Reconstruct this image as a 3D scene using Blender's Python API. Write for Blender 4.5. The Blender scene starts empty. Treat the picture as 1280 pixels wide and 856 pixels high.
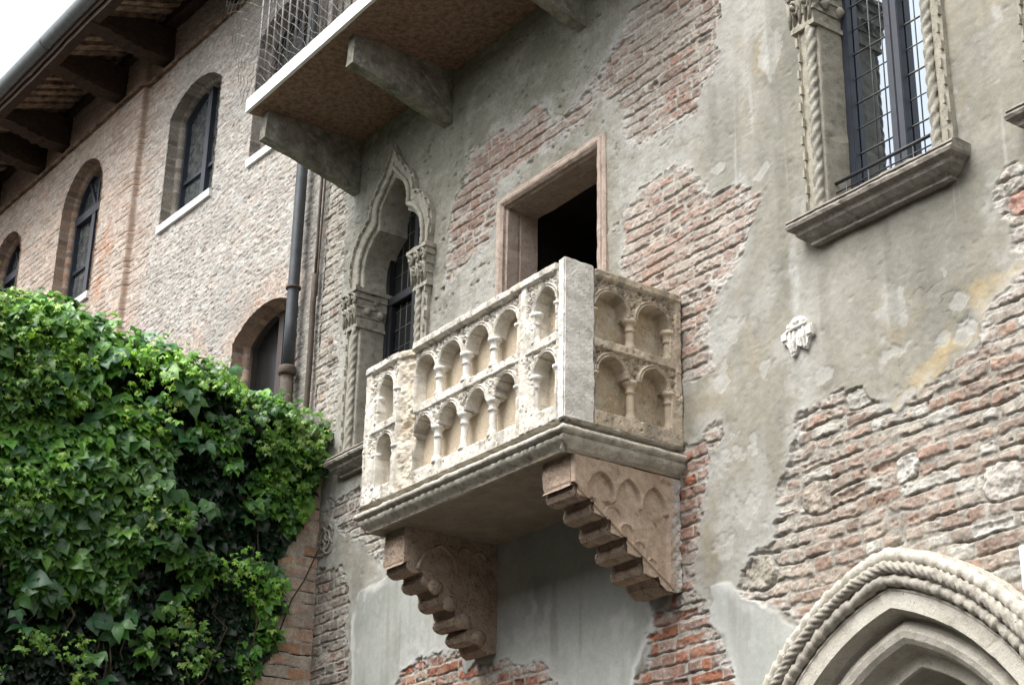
import bpy, bmesh, math, random
import numpy as np
from mathutils import Vector, Matrix
R = math.radians
random.seed(7)
rng = np.random.default_rng(11)
scene = bpy.context.scene
COL = scene.collection

# ------------------------------------------------------------------ camera, sky, sun, exposure
cd = bpy.data.cameras.new('camera')
cam = bpy.data.objects.new('camera', cd)
COL.objects.link(cam)
cd.sensor_fit = 'HORIZONTAL'
cd.sensor_width = 36.0
cd.lens = 2100.0 / 1280.0 * 36.0
cd.clip_start = 0.05
cd.clip_end = 3000
_r = Vector((0.57903428, 0.81510613, 0.01792484))
_u = Vector((0.30427558, -0.23644351, 0.92277345))
_f = Vector((-0.75639651, 0.52886337, 0.38492579))
mw = Matrix.Identity(4)
for i in range(3):
    mw[i][0] = _r[i]; mw[i][1] = _u[i]; mw[i][2] = -_f[i]
mw.translation = Vector((6.65, -5.85, 1.65))
cam.matrix_world = mw
scene.camera = cam

SUN_EL, SUN_AZ = R(56), R(184)          # azimuth measured clockwise from +Y
world = bpy.data.worlds.new('World')
scene.world = world
world.use_nodes = True
wn, wl = world.node_tree.nodes, world.node_tree.links
wn.clear()
sky = wn.new('ShaderNodeTexSky'); sky.sky_type = 'NISHITA'; sky.sun_disc = False
sky.sun_elevation = SUN_EL; sky.sun_rotation = SUN_AZ
sky.dust_density = 4.0; sky.air_density = 1.0; sky.ozone_density = 1.0
hs = wn.new('ShaderNodeHueSaturation'); hs.inputs['Saturation'].default_value = 0.16
bg = wn.new('ShaderNodeBackground'); bg.inputs['Strength'].default_value = 0.15
wo = wn.new('ShaderNodeOutputWorld')
wl.new(sky.outputs[0], hs.inputs['Color']); wl.new(hs.outputs[0], bg.inputs['Color']); wl.new(bg.outputs[0], wo.inputs['Surface'])
sd = bpy.data.lights.new('sun', 'SUN'); sd.energy = 1.35; sd.angle = R(40); sd.color = (1.0, 0.985, 0.96)
sun = bpy.data.objects.new('sun', sd); COL.objects.link(sun)
sv = Vector((math.sin(SUN_AZ) * math.cos(SUN_EL), math.cos(SUN_AZ) * math.cos(SUN_EL), math.sin(SUN_EL)))
sun.rotation_euler = (-sv).to_track_quat('-Z', 'Y').to_euler()
vs = scene.view_settings
vs.view_transform = 'Standard'; vs.look = 'None'; vs.exposure = 1.27; vs.gamma = 1.0; vs.use_curve_mapping = False
scene.cycles.max_bounces = 6
scene.cycles.diffuse_bounces = 4

# ------------------------------------------------------------------ numeric helpers
def hsh(ix, iy, seed=0):
    ix = np.asarray(ix).astype(np.int64); iy = np.asarray(iy).astype(np.int64)
    h = (ix * 374761393 + iy * 668265263 + seed * 1442695041) & 0xFFFFFFFF
    h = ((h ^ (h >> 13)) * 1274126177) & 0xFFFFFFFF
    h = ((h ^ (h >> 16)) * 2246822519) & 0xFFFFFFFF
    h = h ^ (h >> 15)
    return (h & 0xFFFFFF) / float(0x1000000)
def vnoise(x, y, seed=0):
    x = np.asarray(x, float); y = np.asarray(y, float)
    ix = np.floor(x); iy = np.floor(y); fx = x - ix; fy = y - iy
    fx = fx * fx * (3 - 2 * fx); fy = fy * fy * (3 - 2 * fy)
    a = hsh(ix, iy, seed); b = hsh(ix + 1, iy, seed); c = hsh(ix, iy + 1, seed); d = hsh(ix + 1, iy + 1, seed)
    return a + (b - a) * fx + (c - a) * fy + (a - b - c + d) * fx * fy
def fbm(x, y, octv=4, seed=0):                       # about -1..1
    s = 0; a = 1; t = 0
    for k in range(octv):
        s = s + a * (vnoise(x * 2 ** k + 17.3 * k, y * 2 ** k - 9.1 * k, seed + k) * 2 - 1); t += a; a *= .55
    return s / t * 1.5
def ss(a, b, x):
    t = np.clip((x - a) / (b - a), 0, 1); return t * t * (3 - 2 * t)
def sdpoly(U, V, poly):                              # signed distance, inside negative
    P = np.array(poly, float); n = len(P)
    d = np.full(U.shape, 1e9); s = np.ones(U.shape)
    for i in range(n):
        a = P[i]; b = P[i - 1]; e = b - a
        wx = U - a[0]; wy = V - a[1]
        t = np.clip((wx * e[0] + wy * e[1]) / (e @ e + 1e-12), 0, 1)
        d = np.minimum(d, (wx - e[0] * t) ** 2 + (wy - e[1] * t) ** 2)
        c1 = V >= a[1]; c2 = V < b[1]; c3 = e[0] * wy > e[1] * wx
        s = np.where((c1 & c2 & c3) | (~c1 & ~c2 & ~c3), -s, s)
    return s * np.sqrt(d)
def lerp(a, b, t):
    return a + (b - a) * t
def mixc(C, col, m):
    return C + (np.array(col) - C) * m[..., None]

# ------------------------------------------------------------------ object helpers
def setp(o, label=None, cat=None, group=None, kind=None):
    if label: o['label'] = label
    if cat: o['category'] = cat
    if group: o['group'] = group
    if kind: o['kind'] = kind
    return o
def thing(name, label, cat, loc=(0, 0, 0)):
    o = bpy.data.objects.new(name, None); COL.objects.link(o); o.location = loc
    return setp(o, label, cat)
def link(name, me, mat, parent=None, smooth=True):
    o = bpy.data.objects.new(name, me); COL.objects.link(o)
    if mat: me.materials.append(mat)
    if parent:
        o.parent = parent
        o.matrix_parent_inverse = Matrix.Translation(parent.location).inverted()   # parts are modelled in world coordinates
    if smooth and len(me.polygons): me.polygons.foreach_set('use_smooth', np.ones(len(me.polygons), bool))
    return o
def npmesh(name, V, F, col=None, grain=None):
    """V (n,3); F (m,k) one face size; col (n,3)"""
    me = bpy.data.meshes.new(name)
    V = np.ascontiguousarray(V, np.float32); F = np.ascontiguousarray(F, np.int32)
    m, k = F.shape
    me.vertices.add(len(V)); me.vertices.foreach_set('co', V.ravel())
    me.loops.add(m * k); me.loops.foreach_set('vertex_index', F.ravel())
    me.polygons.add(m); me.polygons.foreach_set('loop_start', np.arange(0, m * k, k, dtype=np.int32))
    try: me.polygons.foreach_set('loop_total', np.full(m, k, np.int32))
    except Exception: pass
    if col is not None:
        a = me.color_attributes.new('Col', 'FLOAT_COLOR', 'POINT')
        c4 = np.ones((len(V), 4), np.float32); c4[:, :3] = np.clip(col, 0.004, 0.9)
        if grain is not None: c4[:, 3] = grain
        a.data.foreach_set('color', c4.ravel())
    me.update(calc_edges=True); me.validate()
    return me
class MB:
    def __init__(s): s.v = []; s.f = []
    def box(s, x0, x1, y0, y1, z0, z1):
        b = len(s.v)
        s.v += [(x0, y0, z0), (x1, y0, z0), (x1, y1, z0), (x0, y1, z0), (x0, y0, z1), (x1, y0, z1), (x1, y1, z1), (x0, y1, z1)]
        s.f += [tuple(b + i for i in q) for q in ((0, 3, 2, 1), (4, 5, 6, 7), (0, 1, 5, 4), (1, 2, 6, 5), (2, 3, 7, 6), (3, 0, 4, 7))]
        return s
    def grid(s, P):                                   # P: rows of points
        b = len(s.v); n = len(P); m = len(P[0])
        for r_ in P: s.v += [tuple(p) for p in r_]
        for i in range(n - 1):
            for j in range(m - 1):
                s.f.append((b + i * m + j, b + i * m + j + 1, b + (i + 1) * m + j + 1, b + (i + 1) * m + j))
        return s
    def prism(s, prof, place):                        # prof 2D polygon; place(p, 0|1) -> xyz
        b = len(s.v); n = len(prof)
        s.v += [place(p, 0) for p in prof] + [place(p, 1) for p in prof]
        s.f.append(tuple(b + i for i in range(n))); s.f.append(tuple(b + n + i for i in reversed(range(n))))
        for i in range(n): s.f.append((b + i, b + n + i, b + n + (i + 1) % n, b + (i + 1) % n))
        return s
    def tube(s, pts, r, n=8, rope=None, cap=True, strands=1.5, deep=.27):
        pts = [Vector(p) for p in pts]; b = len(s.v); N = len(pts); L = 0
        ref = None
        for i, p in enumerate(pts):
            t = (pts[min(i + 1, N - 1)] - pts[max(i - 1, 0)]).normalized()
            if ref is None:
                ref = Vector((0, -1, 0)) if abs(t.y) < .9 else Vector((0, 0, 1))
            a = (ref - t * ref.dot(t)).normalized(); c = t.cross(a); ref = a
            if i: L += (p - pts[i - 1]).length
            rr = r[i] if isinstance(r, (list, tuple)) else r
            for k in range(n):
                ph = 2 * math.pi * k / n; q = rr
                if rope: q = rr * (1.03 - deep + deep * abs(math.cos(strands * ph - math.pi * (L + .012 * math.sin(L * 9.)) / rope)) + .05 * math.sin(L * 31.) * math.sin(L * 7.3))
                s.v.append(tuple(p + (a * math.cos(ph) + c * math.sin(ph)) * q))
        for i in range(N - 1):
            for k in range(n):
                s.f.append((b + i * n + k, b + i * n + (k + 1) % n, b + (i + 1) * n + (k + 1) % n, b + (i + 1) * n + k))
        if cap: s.f += [tuple(b + k for k in reversed(range(n))), tuple(b + (N - 1) * n + k for k in range(n))]
        return s
    def lathe(s, prof, cx, cy, n=16):                 # prof [(r,z)]
        b = len(s.v)
        for r_, z in prof:
            for k in range(n):
                a = 2 * math.pi * k / n; s.v.append((cx + r_ * math.cos(a), cy + r_ * math.sin(a), z))
        for i in range(len(prof) - 1):
            for k in range(n):
                s.f.append((b + i * n + k, b + i * n + (k + 1) % n, b + (i + 1) * n + (k + 1) % n, b + (i + 1) * n + k))
        s.f += [tuple(b + k for k in reversed(range(n))), tuple(b + (len(prof) - 1) * n + k for k in range(n))]
        return s
    def blob(s, c, rx, ry, rz, n=8, m=6, seed=0, amp=.15):
        b = len(s.v); rr = random.Random(seed)
        for i in range(m + 1):
            th = math.pi * i / m
            for k in range(n):
                ph = 2 * math.pi * k / n; q = 1 + rr.uniform(-amp, amp) * (0 < i < m)
                s.v.append((c[0] + rx * q * math.sin(th) * math.cos(ph), c[1] + ry * q * math.sin(th) * math.sin(ph), c[2] + rz * q * math.cos(th)))
        for i in range(m):
            for k in range(n):
                s.f.append((b + i * n + k, b + (i + 1) * n + k, b + (i + 1) * n + (k + 1) % n, b + i * n + (k + 1) % n))
        return s
    def build(s, name, mat, parent=None, dense=0, rough=0, rs=20., smooth=False, bevel=0, fix=True):
        me = bpy.data.meshes.new(name); me.from_pydata(s.v, [], s.f); me.update()
        if dense or rough or bevel or fix:
            bm = bmesh.new(); bm.from_mesh(me)
            bmesh.ops.remove_doubles(bm, verts=bm.verts, dist=1e-5)
            bmesh.ops.recalc_face_normals(bm, faces=bm.faces)
            if bevel:
                ed = [e for e in bm.edges if len(e.link_faces) == 2 and e.calc_face_angle(0) > .5]
                bmesh.ops.bevel(bm, geom=ed, offset=bevel, segments=2, affect='EDGES', clamp_overlap=True)
            if dense:
                bmesh.ops.triangulate(bm, faces=[f for f in bm.faces if len(f.verts) > 4])
                for it in range(8):
                    ed = [e for e in bm.edges if e.calc_length() > dense]
                    if not ed: break
                    bmesh.ops.subdivide_edges(bm, edges=ed, cuts=1, use_grid_fill=True)
            if rough:
                bm.normal_update()
                P = np.array([v.co[:] for v in bm.verts])
                # 3-D-ish noise out of two planes
                n1 = fbm(P[:, 0] * rs + P[:, 1] * rs * .7, P[:, 2] * rs + P[:, 1] * rs * .6, 4, 3)
                n2 = fbm(P[:, 0] * rs * .4 - P[:, 2] * rs * .5 + 31, P[:, 1] * rs * .4 + P[:, 2] * rs * .3, 3, 5)
                n3 = fbm(P[:, 0] * rs * 3 + 7, P[:, 2] * rs * 3 + P[:, 1] * rs * 3, 2, 9)
                d = rough * (n1 * .7 + n2 * .7 - np.clip(n3 - .55, 0, 1) * 1.5)
                for v, q in zip(bm.verts, d): v.co += v.normal * float(q)
            bm.to_mesh(me); bm.free()
        return link(name, me, mat, parent, smooth)

def resample(pts, step):
    P = np.array(pts, float); out = [P[0]]
    for a, b in zip(P[:-1], P[1:]):
        L = np.linalg.norm(b - a); n = max(1, int(round(L / step)))
        for k in range(1, n + 1): out.append(a + (b - a) * k / n)
    return np.array(out)
def sweep(mb, path, prof, mod=None):
    """path (n,2) in x,z going so that its left-hand normal is the profile's +offset; prof [(o,y)]"""
    P = np.array(path, float); n = len(P)
    T = np.diff(P, axis=0); T /= np.linalg.norm(T, axis=1)[:, None]
    N = np.stack([-T[:, 1], T[:, 0]], 1)
    rows = []; L = 0
    for i in range(n):
        a = N[max(i - 1, 0)]; b = N[min(i, n - 2)]
        m = a + b; m = m / max(np.linalg.norm(m), 1e-6); m = m / max(m @ b, .35)
        if i: L += np.linalg.norm(P[i] - P[i - 1])
        row = []
        for j, (o, y) in enumerate(prof):
            do, dy = mod(L, j) if mod else (0, 0)
            q = P[i] + m * (o + do); row.append((q[0], y + dy, q[1]))
        rows.append(row)
    mb.grid(rows)

# ------------------------------------------------------------------ materials
def newmat(name):
    m = bpy.data.materials.new(name); m.use_nodes = True
    nt = m.node_tree; b = nt.nodes['Principled BSDF']
    return m, nt.nodes, nt.links, b
def noise(nd, lk, scale, detail=6, rough=.6, vec=None, dist=0):
    n = nd.new('ShaderNodeTexNoise'); n.inputs['Scale'].default_value = scale
    n.inputs['Detail'].default_value = detail; n.inputs['Roughness'].default_value = rough
    n.inputs['Distortion'].default_value = dist
    if vec is not None: lk.new(vec, n.inputs['Vector'])
    return n
def ramp(nd, lk, src, p0, p1, c0=(0, 0, 0), c1=(1, 1, 1)):
    r = nd.new('ShaderNodeValToRGB'); e = r.color_ramp.elements
    e[0].position = p0; e[1].position = p1; e[0].color = (*c0, 1); e[1].color = (*c1, 1)
    lk.new(src, r.inputs[0]); return r
def mix(nd, lk, fac, a, b, typ='MIX'):
    m = nd.new('ShaderNodeMix'); m.data_type = 'RGBA'; m.blend_type = typ
    for s, val in ((m.inputs[0], fac), (m.inputs[6], a), (m.inputs[7], b)):
        if hasattr(val, 'links') or hasattr(val, 'is_linked'): lk.new(val, s)
        elif isinstance(val, (tuple, list)): s.default_value = (*val[:3], 1)
        else: s.default_value = val
    return m.outputs[2]
def vcol(name, rough=.92, fine=90., bump=.35, bscale=120., var=(.62, 1.36), spec=.2, pitp=.655):
    m, nd, lk, b = newmat(name)
    tc = nd.new('ShaderNodeTexCoord').outputs['Object']
    at = nd.new('ShaderNodeAttribute'); at.attribute_name = 'Col'
    n = noise(nd, lk, fine, 5, .65, tc)
    r = ramp(nd, lk, n.outputs[0], .25, .75, (var[0],) * 3, (var[1],) * 3)
    nb_ = noise(nd, lk, 26., 8, .72, tc, .3)
    rb_ = ramp(nd, lk, nb_.outputs[0], .3, .7, (.74,) * 3, (1.22,) * 3)
    gr = mix(nd, lk, 1.0, r.outputs[0], rb_.outputs[0], 'MULTIPLY')
    gr = mix(nd, lk, at.outputs['Alpha'], (1., 1., 1.), gr)
    c = mix(nd, lk, 1.0, at.outputs['Color'], gr, 'MULTIPLY')
    n3 = noise(nd, lk, 130., 3, .6, tc)
    r3 = ramp(nd, lk, n3.outputs[0], pitp, pitp + .065)
    ml = nd.new('ShaderNodeMath'); ml.operation = 'MULTIPLY'; lk.new(r3.outputs[0], ml.inputs[0]); lk.new(at.outputs['Alpha'], ml.inputs[1])
    c = mix(nd, lk, ml.outputs[0], c, (.09, .08, .065))
    lk.new(c, b.inputs['Base Color'])
    n2 = noise(nd, lk, bscale, 6, .7, tc)
    bp = nd.new('ShaderNodeBump'); bp.inputs['Strength'].default_value = bump; bp.inputs['Distance'].default_value = .006
    lk.new(n2.outputs[0], bp.inputs['Height']); lk.new(bp.outputs[0], b.inputs['Normal'])
    mb_ = nd.new('ShaderNodeMath'); mb_.operation = 'MULTIPLY'; lk.new(at.outputs['Alpha'], mb_.inputs[0]); mb_.inputs[1].default_value = bump; lk.new(mb_.outputs[0], bp.inputs['Strength'])
    b.inputs['Roughness'].default_value = rough; b.inputs['Specular IOR Level'].default_value = spec
    return m
def stone(name, c0, c1, stain, sscale=6., amount=.5, rough=.85, bump=.5, bscale=70., pit=(.05, .045, .035), pitp=.68):
    m, nd, lk, b = newmat(name)
    tc = nd.new('ShaderNodeTexCoord').outputs['Object']
    n1 = noise(nd, lk, sscale, 8, .62, tc)
    r1 = ramp(nd, lk, n1.outputs[0], .35, .65, c0, c1)
    n2 = noise(nd, lk, sscale * 2.3, 8, .7, tc, .4)
    r2 = ramp(nd, lk, n2.outputs[0], .5, .72)
    mu = nd.new('ShaderNodeMath'); mu.operation = 'MULTIPLY'; lk.new(r2.outputs[0], mu.inputs[0]); mu.inputs[1].default_value = amount
    c = mix(nd, lk, mu.outputs[0], r1.outputs[0], stain)
    n3 = noise(nd, lk, 75., 4, .6, tc)
    r3 = ramp(nd, lk, n3.outputs[0], pitp - .03, pitp + .04)
    c = mix(nd, lk, r3.outputs[0], c, pit)
    n5 = noise(nd, lk, 190., 3, .6, tc)
    r5 = ramp(nd, lk, n5.outputs[0], .3, .7, (.8,) * 3, (1.15,) * 3)
    c = mix(nd, lk, 1.0, c, r5.outputs[0], 'MULTIPLY')
    lk.new(c, b.inputs['Base Color'])
    n4 = noise(nd, lk, bscale, 8, .7, tc)
    bp = nd.new('ShaderNodeBump'); bp.inputs['Strength'].default_value = bump; bp.inputs['Distance'].default_value = .008
    lk.new(n4.outputs[0], bp.inputs['Height']); lk.new(bp.outputs[0], b.inputs['Normal'])
    b.inputs['Roughness'].default_value = rough; b.inputs['Specular IOR Level'].default_value = .25
    return m
def simple(name, c, rough=.5, metal=0., spec=.5, bump=0, bs=60., var=.25):
    m, nd, lk, b = newmat(name)
    tc = nd.new('ShaderNodeTexCoord').outputs['Object']
    n1 = noise(nd, lk, 14., 6, .65, tc)
    r1 = ramp(nd, lk, n1.outputs[0], .3, .7, tuple(q * (1 - var) for q in c), tuple(min(1, q * (1 + var)) for q in c))
    lk.new(r1.outputs[0], b.inputs['Base Color'])
    b.inputs['Roughness'].default_value = rough; b.inputs['Metallic'].default_value = metal; b.inputs['Specular IOR Level'].default_value = spec
    if bump:
        n2 = noise(nd, lk, bs, 6, .7, tc)
        bp = nd.new('ShaderNodeBump'); bp.inputs['Strength'].default_value = bump; bp.inputs['Distance'].default_value = .006
        lk.new(n2.outputs[0], bp.inputs['Height']); lk.new(bp.outputs[0], b.inputs['Normal'])
    return m
M = dict(
    wall=vcol('weathered plaster and brick'),
    carved=vcol('carved limestone', .85, 110., .45, 90., (.82, 1.16), .2, .69),
    white=stone('white limestone', (.82, .80, .75), (.66, .63, .57), (.27, .25, .21), 7., .5, .85, .7, 60., (.14, .125, .10), .665),
    beige=stone('beige limestone', (.56, .47, .35), (.46, .38, .28), (.30, .26, .2), 6., .4),
    cornice=stone('grimy limestone', (.60, .57, .50), (.36, .33, .27), (.10, .085, .065), 10., .8),
    corbel=stone('pink brown limestone', (.44, .34, .26), (.33, .25, .19), (.10, .08, .06), 9., .7, .9, .9, 55., (.09, .07, .05), .62),
    soffit=stone('plastered soffit', (.36, .31, .24), (.26, .22, .165), (.15, .125, .09), 4., .6, .9, .6),
    rosso=stone('pink veronese stone', (.52, .425, .355), (.43, .335, .275), (.16, .115, .10), 11., .7, .85, .8, 60.),
    frame=stone('grey carved stone', (.31, .295, .245), (.42, .395, .33), (.09, .085, .07), 9., .75, .88, .7),
    warmframe=stone('warm grey carved stone', (.42, .385, .305), (.32, .30, .245), (.12, .115, .09), 9., .7, .88, .7),
    sill=stone('dark stained sill stone', (.36, .33, .29), (.22, .20, .17), (.06, .055, .05), 12., .7),
    portal=stone('pale portal stone', (.62, .585, .51), (.52, .485, .41), (.27, .245, .20), 6., .55, .85, .7),
    portalrope=stone('weathered carved portal moulding', (.50, .465, .395), (.36, .33, .28), (.14, .125, .105), 10., .7, .88, .7),
    concrete=stone('mottled grey stone', (.29, .28, .23), (.13, .125, .098), (.52, .51, .48), 8., .6),  # dark grey base with pale blotches all over
    rustsoffit=stone('rusty brown soffit', (.33, .215, .155), (.15, .09, .065), (.40, .31, .23), 24., .6, .95, .9, 120.),
    fascia=stone('white painted fascia', (.78, .78, .76), (.72, .72, .70), (.55, .55, .53), 5., .2, .7, .15),
    iron=simple('dark iron', (.035, .036, .04), .5, .3),
    bars=simple('grey painted railing', (.20, .20, .21), .55, .2),
    net=simple('grey net cord', (.42, .40, .37), .8),
    sash=simple('weathered dark sash', (.013, .014, .017), .45, 0, .4, .2),
    bluesash=simple('blue grey painted sash', (.026, .031, .043), .4, 0, .5, .15),
    brownsash=simple('brown sash', (.05, .038, .032), .5, 0, .4, .2),
    glass=simple('dark window glass', (.006, .007, .009), .015, 0, 1.0, 0, 60, .1),
    dullglass=simple('dusty dark glass', (.012, .013, .013), .25, 0, .25, 0, 60, .1),
    greyglass=simple('curtain and sky grey glass', (.075, .085, .085), .10, 0, .9, 0, 60, .7),  # grey of curtains and reflected sky, both put into the pane colour
    lead=simple('lead came', (.16, .16, .155), .5, .2),
    dark=simple('near-black painted shade', (.02, .017, .014), .95, 0, .1),  # near-black colour stands in for unlit depth in rooms and vine gaps
    timber=stone('old eaves timber', (.055, .034, .024), (.028, .019, .014), (.15, .09, .055), 18., .35, .9, .6, 60.),
    board=stone('weathered eaves boards', (.36, .26, .18), (.10, .065, .045), (.03, .02, .015), 9., .8, .9, .5, 60.),
    gutter=simple('grey metal gutter', (.13, .145, .145), .5, .3, .5, .1, 20, .2),
    pipe=simple('blue grey downpipe', (.055, .062, .068), .5, .2, .5, .15, 30, .3),
    rust=simple('rusty pipe', (.09, .07, .055), .75, .1, .3, .3, 60, .4),
    terracotta=stone('terracotta', (.48, .22, .11), (.40, .19, .10), (.25, .16, .11), 10., .4),
    sign=simple('white enamel sign', (.72, .76, .80), .3, 0, .5, 0, 60, .03),
    coping=stone('pale coping stone', (.60, .58, .54), (.48, .46, .42), (.25, .24, .2), 6., .4),
    ground=stone('courtyard paving', (.085, .08, .07), (.065, .06, .055), (.05, .046, .042), 1.5, .4),
    far=stone('blocker plaster', (.15, .125, .10), (.12, .10, .08), (.10, .085, .07), 1.2, .4),
    stem=simple('vine stems', (.07, .05, .03), .9),
    roof=stone('roof tiles', (.36, .20, .13), (.26, .16, .11), (.2, .17, .14), 8., .5),
)
_b = M['glass'].node_tree.nodes['Principled BSDF']; _b.inputs['IOR'].default_value = 2.7; _b.inputs['Specular Tint'].default_value = (.80, .90, 1.0, 1)
def leafmat(name, trans):
    m, nd, lk, b = newmat(name)
    at = nd.new('ShaderNodeAttribute'); at.attribute_name = 'Col'
    tc = nd.new('ShaderNodeTexCoord').outputs['Object']
    n = noise(nd, lk, 60., 3, .6, tc)
    r = ramp(nd, lk, n.outputs[0], .3, .7, (.8,) * 3, (1.2,) * 3)
    c = mix(nd, lk, 1.0, at.outputs['Color'], r.outputs[0], 'MULTIPLY')
    lk.new(c, b.inputs['Base Color']); b.inputs['Roughness'].default_value = .36; b.inputs['Specular IOR Level'].default_value = .6
    t = nd.new('ShaderNodeBsdfTranslucent')
    lk.new(mix(nd, lk, 1.0, c, (1.3, 1.25, .6), 'MULTIPLY'), t.inputs['Color'])
    ms = nd.new('ShaderNodeMixShader'); ms.inputs[0].default_value = trans
    lk.new(b.outputs[0], ms.inputs[1]); lk.new(t.outputs[0], ms.inputs[2])
    lk.new(ms.outputs[0], nd['Material Output'].inputs['Surface'])
    return m
M['leaf'] = leafmat('vine leaves', .36)

# ------------------------------------------------------------------ relief sheets (walls with real brick relief)
def relief(name, us, vv, H, C, to3d, mat, parent, holes=(), snap=False, skirt=0, grain=None):
    U, V = np.meshgrid(us, vv, indexing='ij')
    keep = np.ones(U.shape, bool)
    for poly in holes:
        P = np.array(poly); mg = .06
        i0, i1 = np.searchsorted(us, [P[:, 0].min() - mg, P[:, 0].max() + mg]); j0, j1 = np.searchsorted(vv, [P[:, 1].min() - mg, P[:, 1].max() + mg])
        u = U[i0:i1, j0:j1]; v = V[i0:i1, j0:j1]
        if u.size == 0: continue
        d = sdpoly(u, v, poly)
        keep[i0:i1, j0:j1] &= d > (-.0201 if snap else 0)
        if snap:
            e = 1e-3
            gx = (sdpoly(u + e, v, poly) - d) / e; gy = (sdpoly(u, v + e, poly) - d) / e
            m = (d < .004) & (d > -.0201)
            U[i0:i1, j0:j1] = np.where(m, u - d * gx, u); V[i0:i1, j0:j1] = np.where(m, v - d * gy, v)
    n, m = U.shape
    if skirt:
        H = H.copy(); H[0, :] = H[-1, :] = -skirt; H[:, 0] = H[:, -1] = -skirt
    P = to3d(U.ravel(), V.ravel(), H.ravel())
    idx = np.arange(n * m).reshape(n, m)
    F = np.stack([idx[:-1, :-1], idx[1:, :-1], idx[1:, 1:], idx[:-1, 1:]], -1)
    kf = (keep[:-1, :-1] | keep[1:, :-1] | keep[1:, 1:] | keep[:-1, 1:]) if not snap else (keep[:-1, :-1] & keep[1:, :-1] & keep[1:, 1:] & keep[:-1, 1:])
    F = F[kf]
    used = np.zeros(n * m, bool); used[F.ravel()] = True
    remap = np.cumsum(used) - 1
    me = npmesh(name, P[used], remap[F], C.reshape(-1, 3)[used], None if grain is None else grain.ravel()[used])
    return link(name, me, mat, parent)
def bricks(U, V, h=.076, L=.235, mort=.015, seed=0, wob=.012, erode=.004, heads=.42):
    """three random numbers per brick, distance inside the brick face, and the position inside the bed joint
    (0 at the brick below, 1 tight under the brick above)"""
    V2 = V + wob * fbm(U * .9, V * 1.3, 2, seed + 50) + wob * .3 * fbm(U * 5, V * 5, 2, seed + 51)
    row = np.floor(V2 / h); fv = V2 / h - row
    ll = L * (.8 + .45 * hsh(row, row * 0, seed + 1))
    U2 = U / ll + (row % 2) * .5 + .4 * hsh(row, row * 0, seed + 2)
    U2 = U2 + .32 * (vnoise(U2 * .9, row * 3.7, seed + 3) - .5)
    c = np.floor(U2); fu = U2 - c
    split = hsh(row, c, seed + 9) < heads               # many bricks show their heads
    fu2 = np.where(split, (fu * 2) % 1, fu); c2 = np.where(split, c * 2 + np.floor(fu * 2) + 5000, c)
    lw = np.where(split, ll * .5, ll)
    er = erode * fbm(U * 30, V * 30, 3, seed + 5) + erode * 1.2 * fbm(U * 9, V * 9, 2, seed + 15)
    jt = mort * (.65 + .8 * vnoise(U * 6, V * 6, seed + 4))
    du = np.minimum(fu2, 1 - fu2) * lw - jt * .42
    d = np.minimum(du, np.minimum(fv * h - jt, (1 - fv) * h - .0005)) + er
    return hsh(row, c2, seed + 6), hsh(row, c2, seed + 7), hsh(row, c2, seed + 8), d, np.clip((fv * h + er) / jt, 0, 2)
def palette(r, cols):
    cols = np.array(cols); n = len(cols)
    return cols[np.minimum((r * n).astype(int), n - 1)]

# palettes (real base colours)
PB = dict(
    right=[(.33, .245, .195), (.31, .225, .18), (.36, .28, .23), (.36, .235, .175), (.29, .225, .185), (.39, .33, .27), (.34, .25, .20), (.33, .28, .235), (.345, .225, .17), (.40, .36, .31), (.28, .205, .165), (.32, .235, .19)],
    red=[(.30, .125, .08), (.34, .14, .085), (.27, .12, .08), (.31, .18, .13), (.35, .19, .13), (.28, .15, .11), (.35, .27, .21), (.24, .11, .08)],
    mauve=[(.265, .175, .145), (.245, .16, .13), (.285, .195, .16), (.235, .16, .13), (.275, .17, .135), (.27, .205, .17), (.285, .155, .115)],
    pinkwash=[(.35, .255, .215), (.38, .285, .245), (.32, .235, .20), (.39, .31, .27), (.35, .235, .19), (.31, .24, .205), (.42, .365, .32), (.33, .22, .17)],
    strip=[(.30, .20, .16), (.27, .17, .135), (.31, .145, .095), (.32, .235, .195), (.26, .18, .145), (.32, .14, .085), (.30, .13, .08)],
    grey=[(.27, .23, .195), (.245, .215, .185), (.30, .26, .225), (.32, .28, .245), (.225, .195, .165), (.29, .205, .165), (.29, .265, .235)],
)
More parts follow.
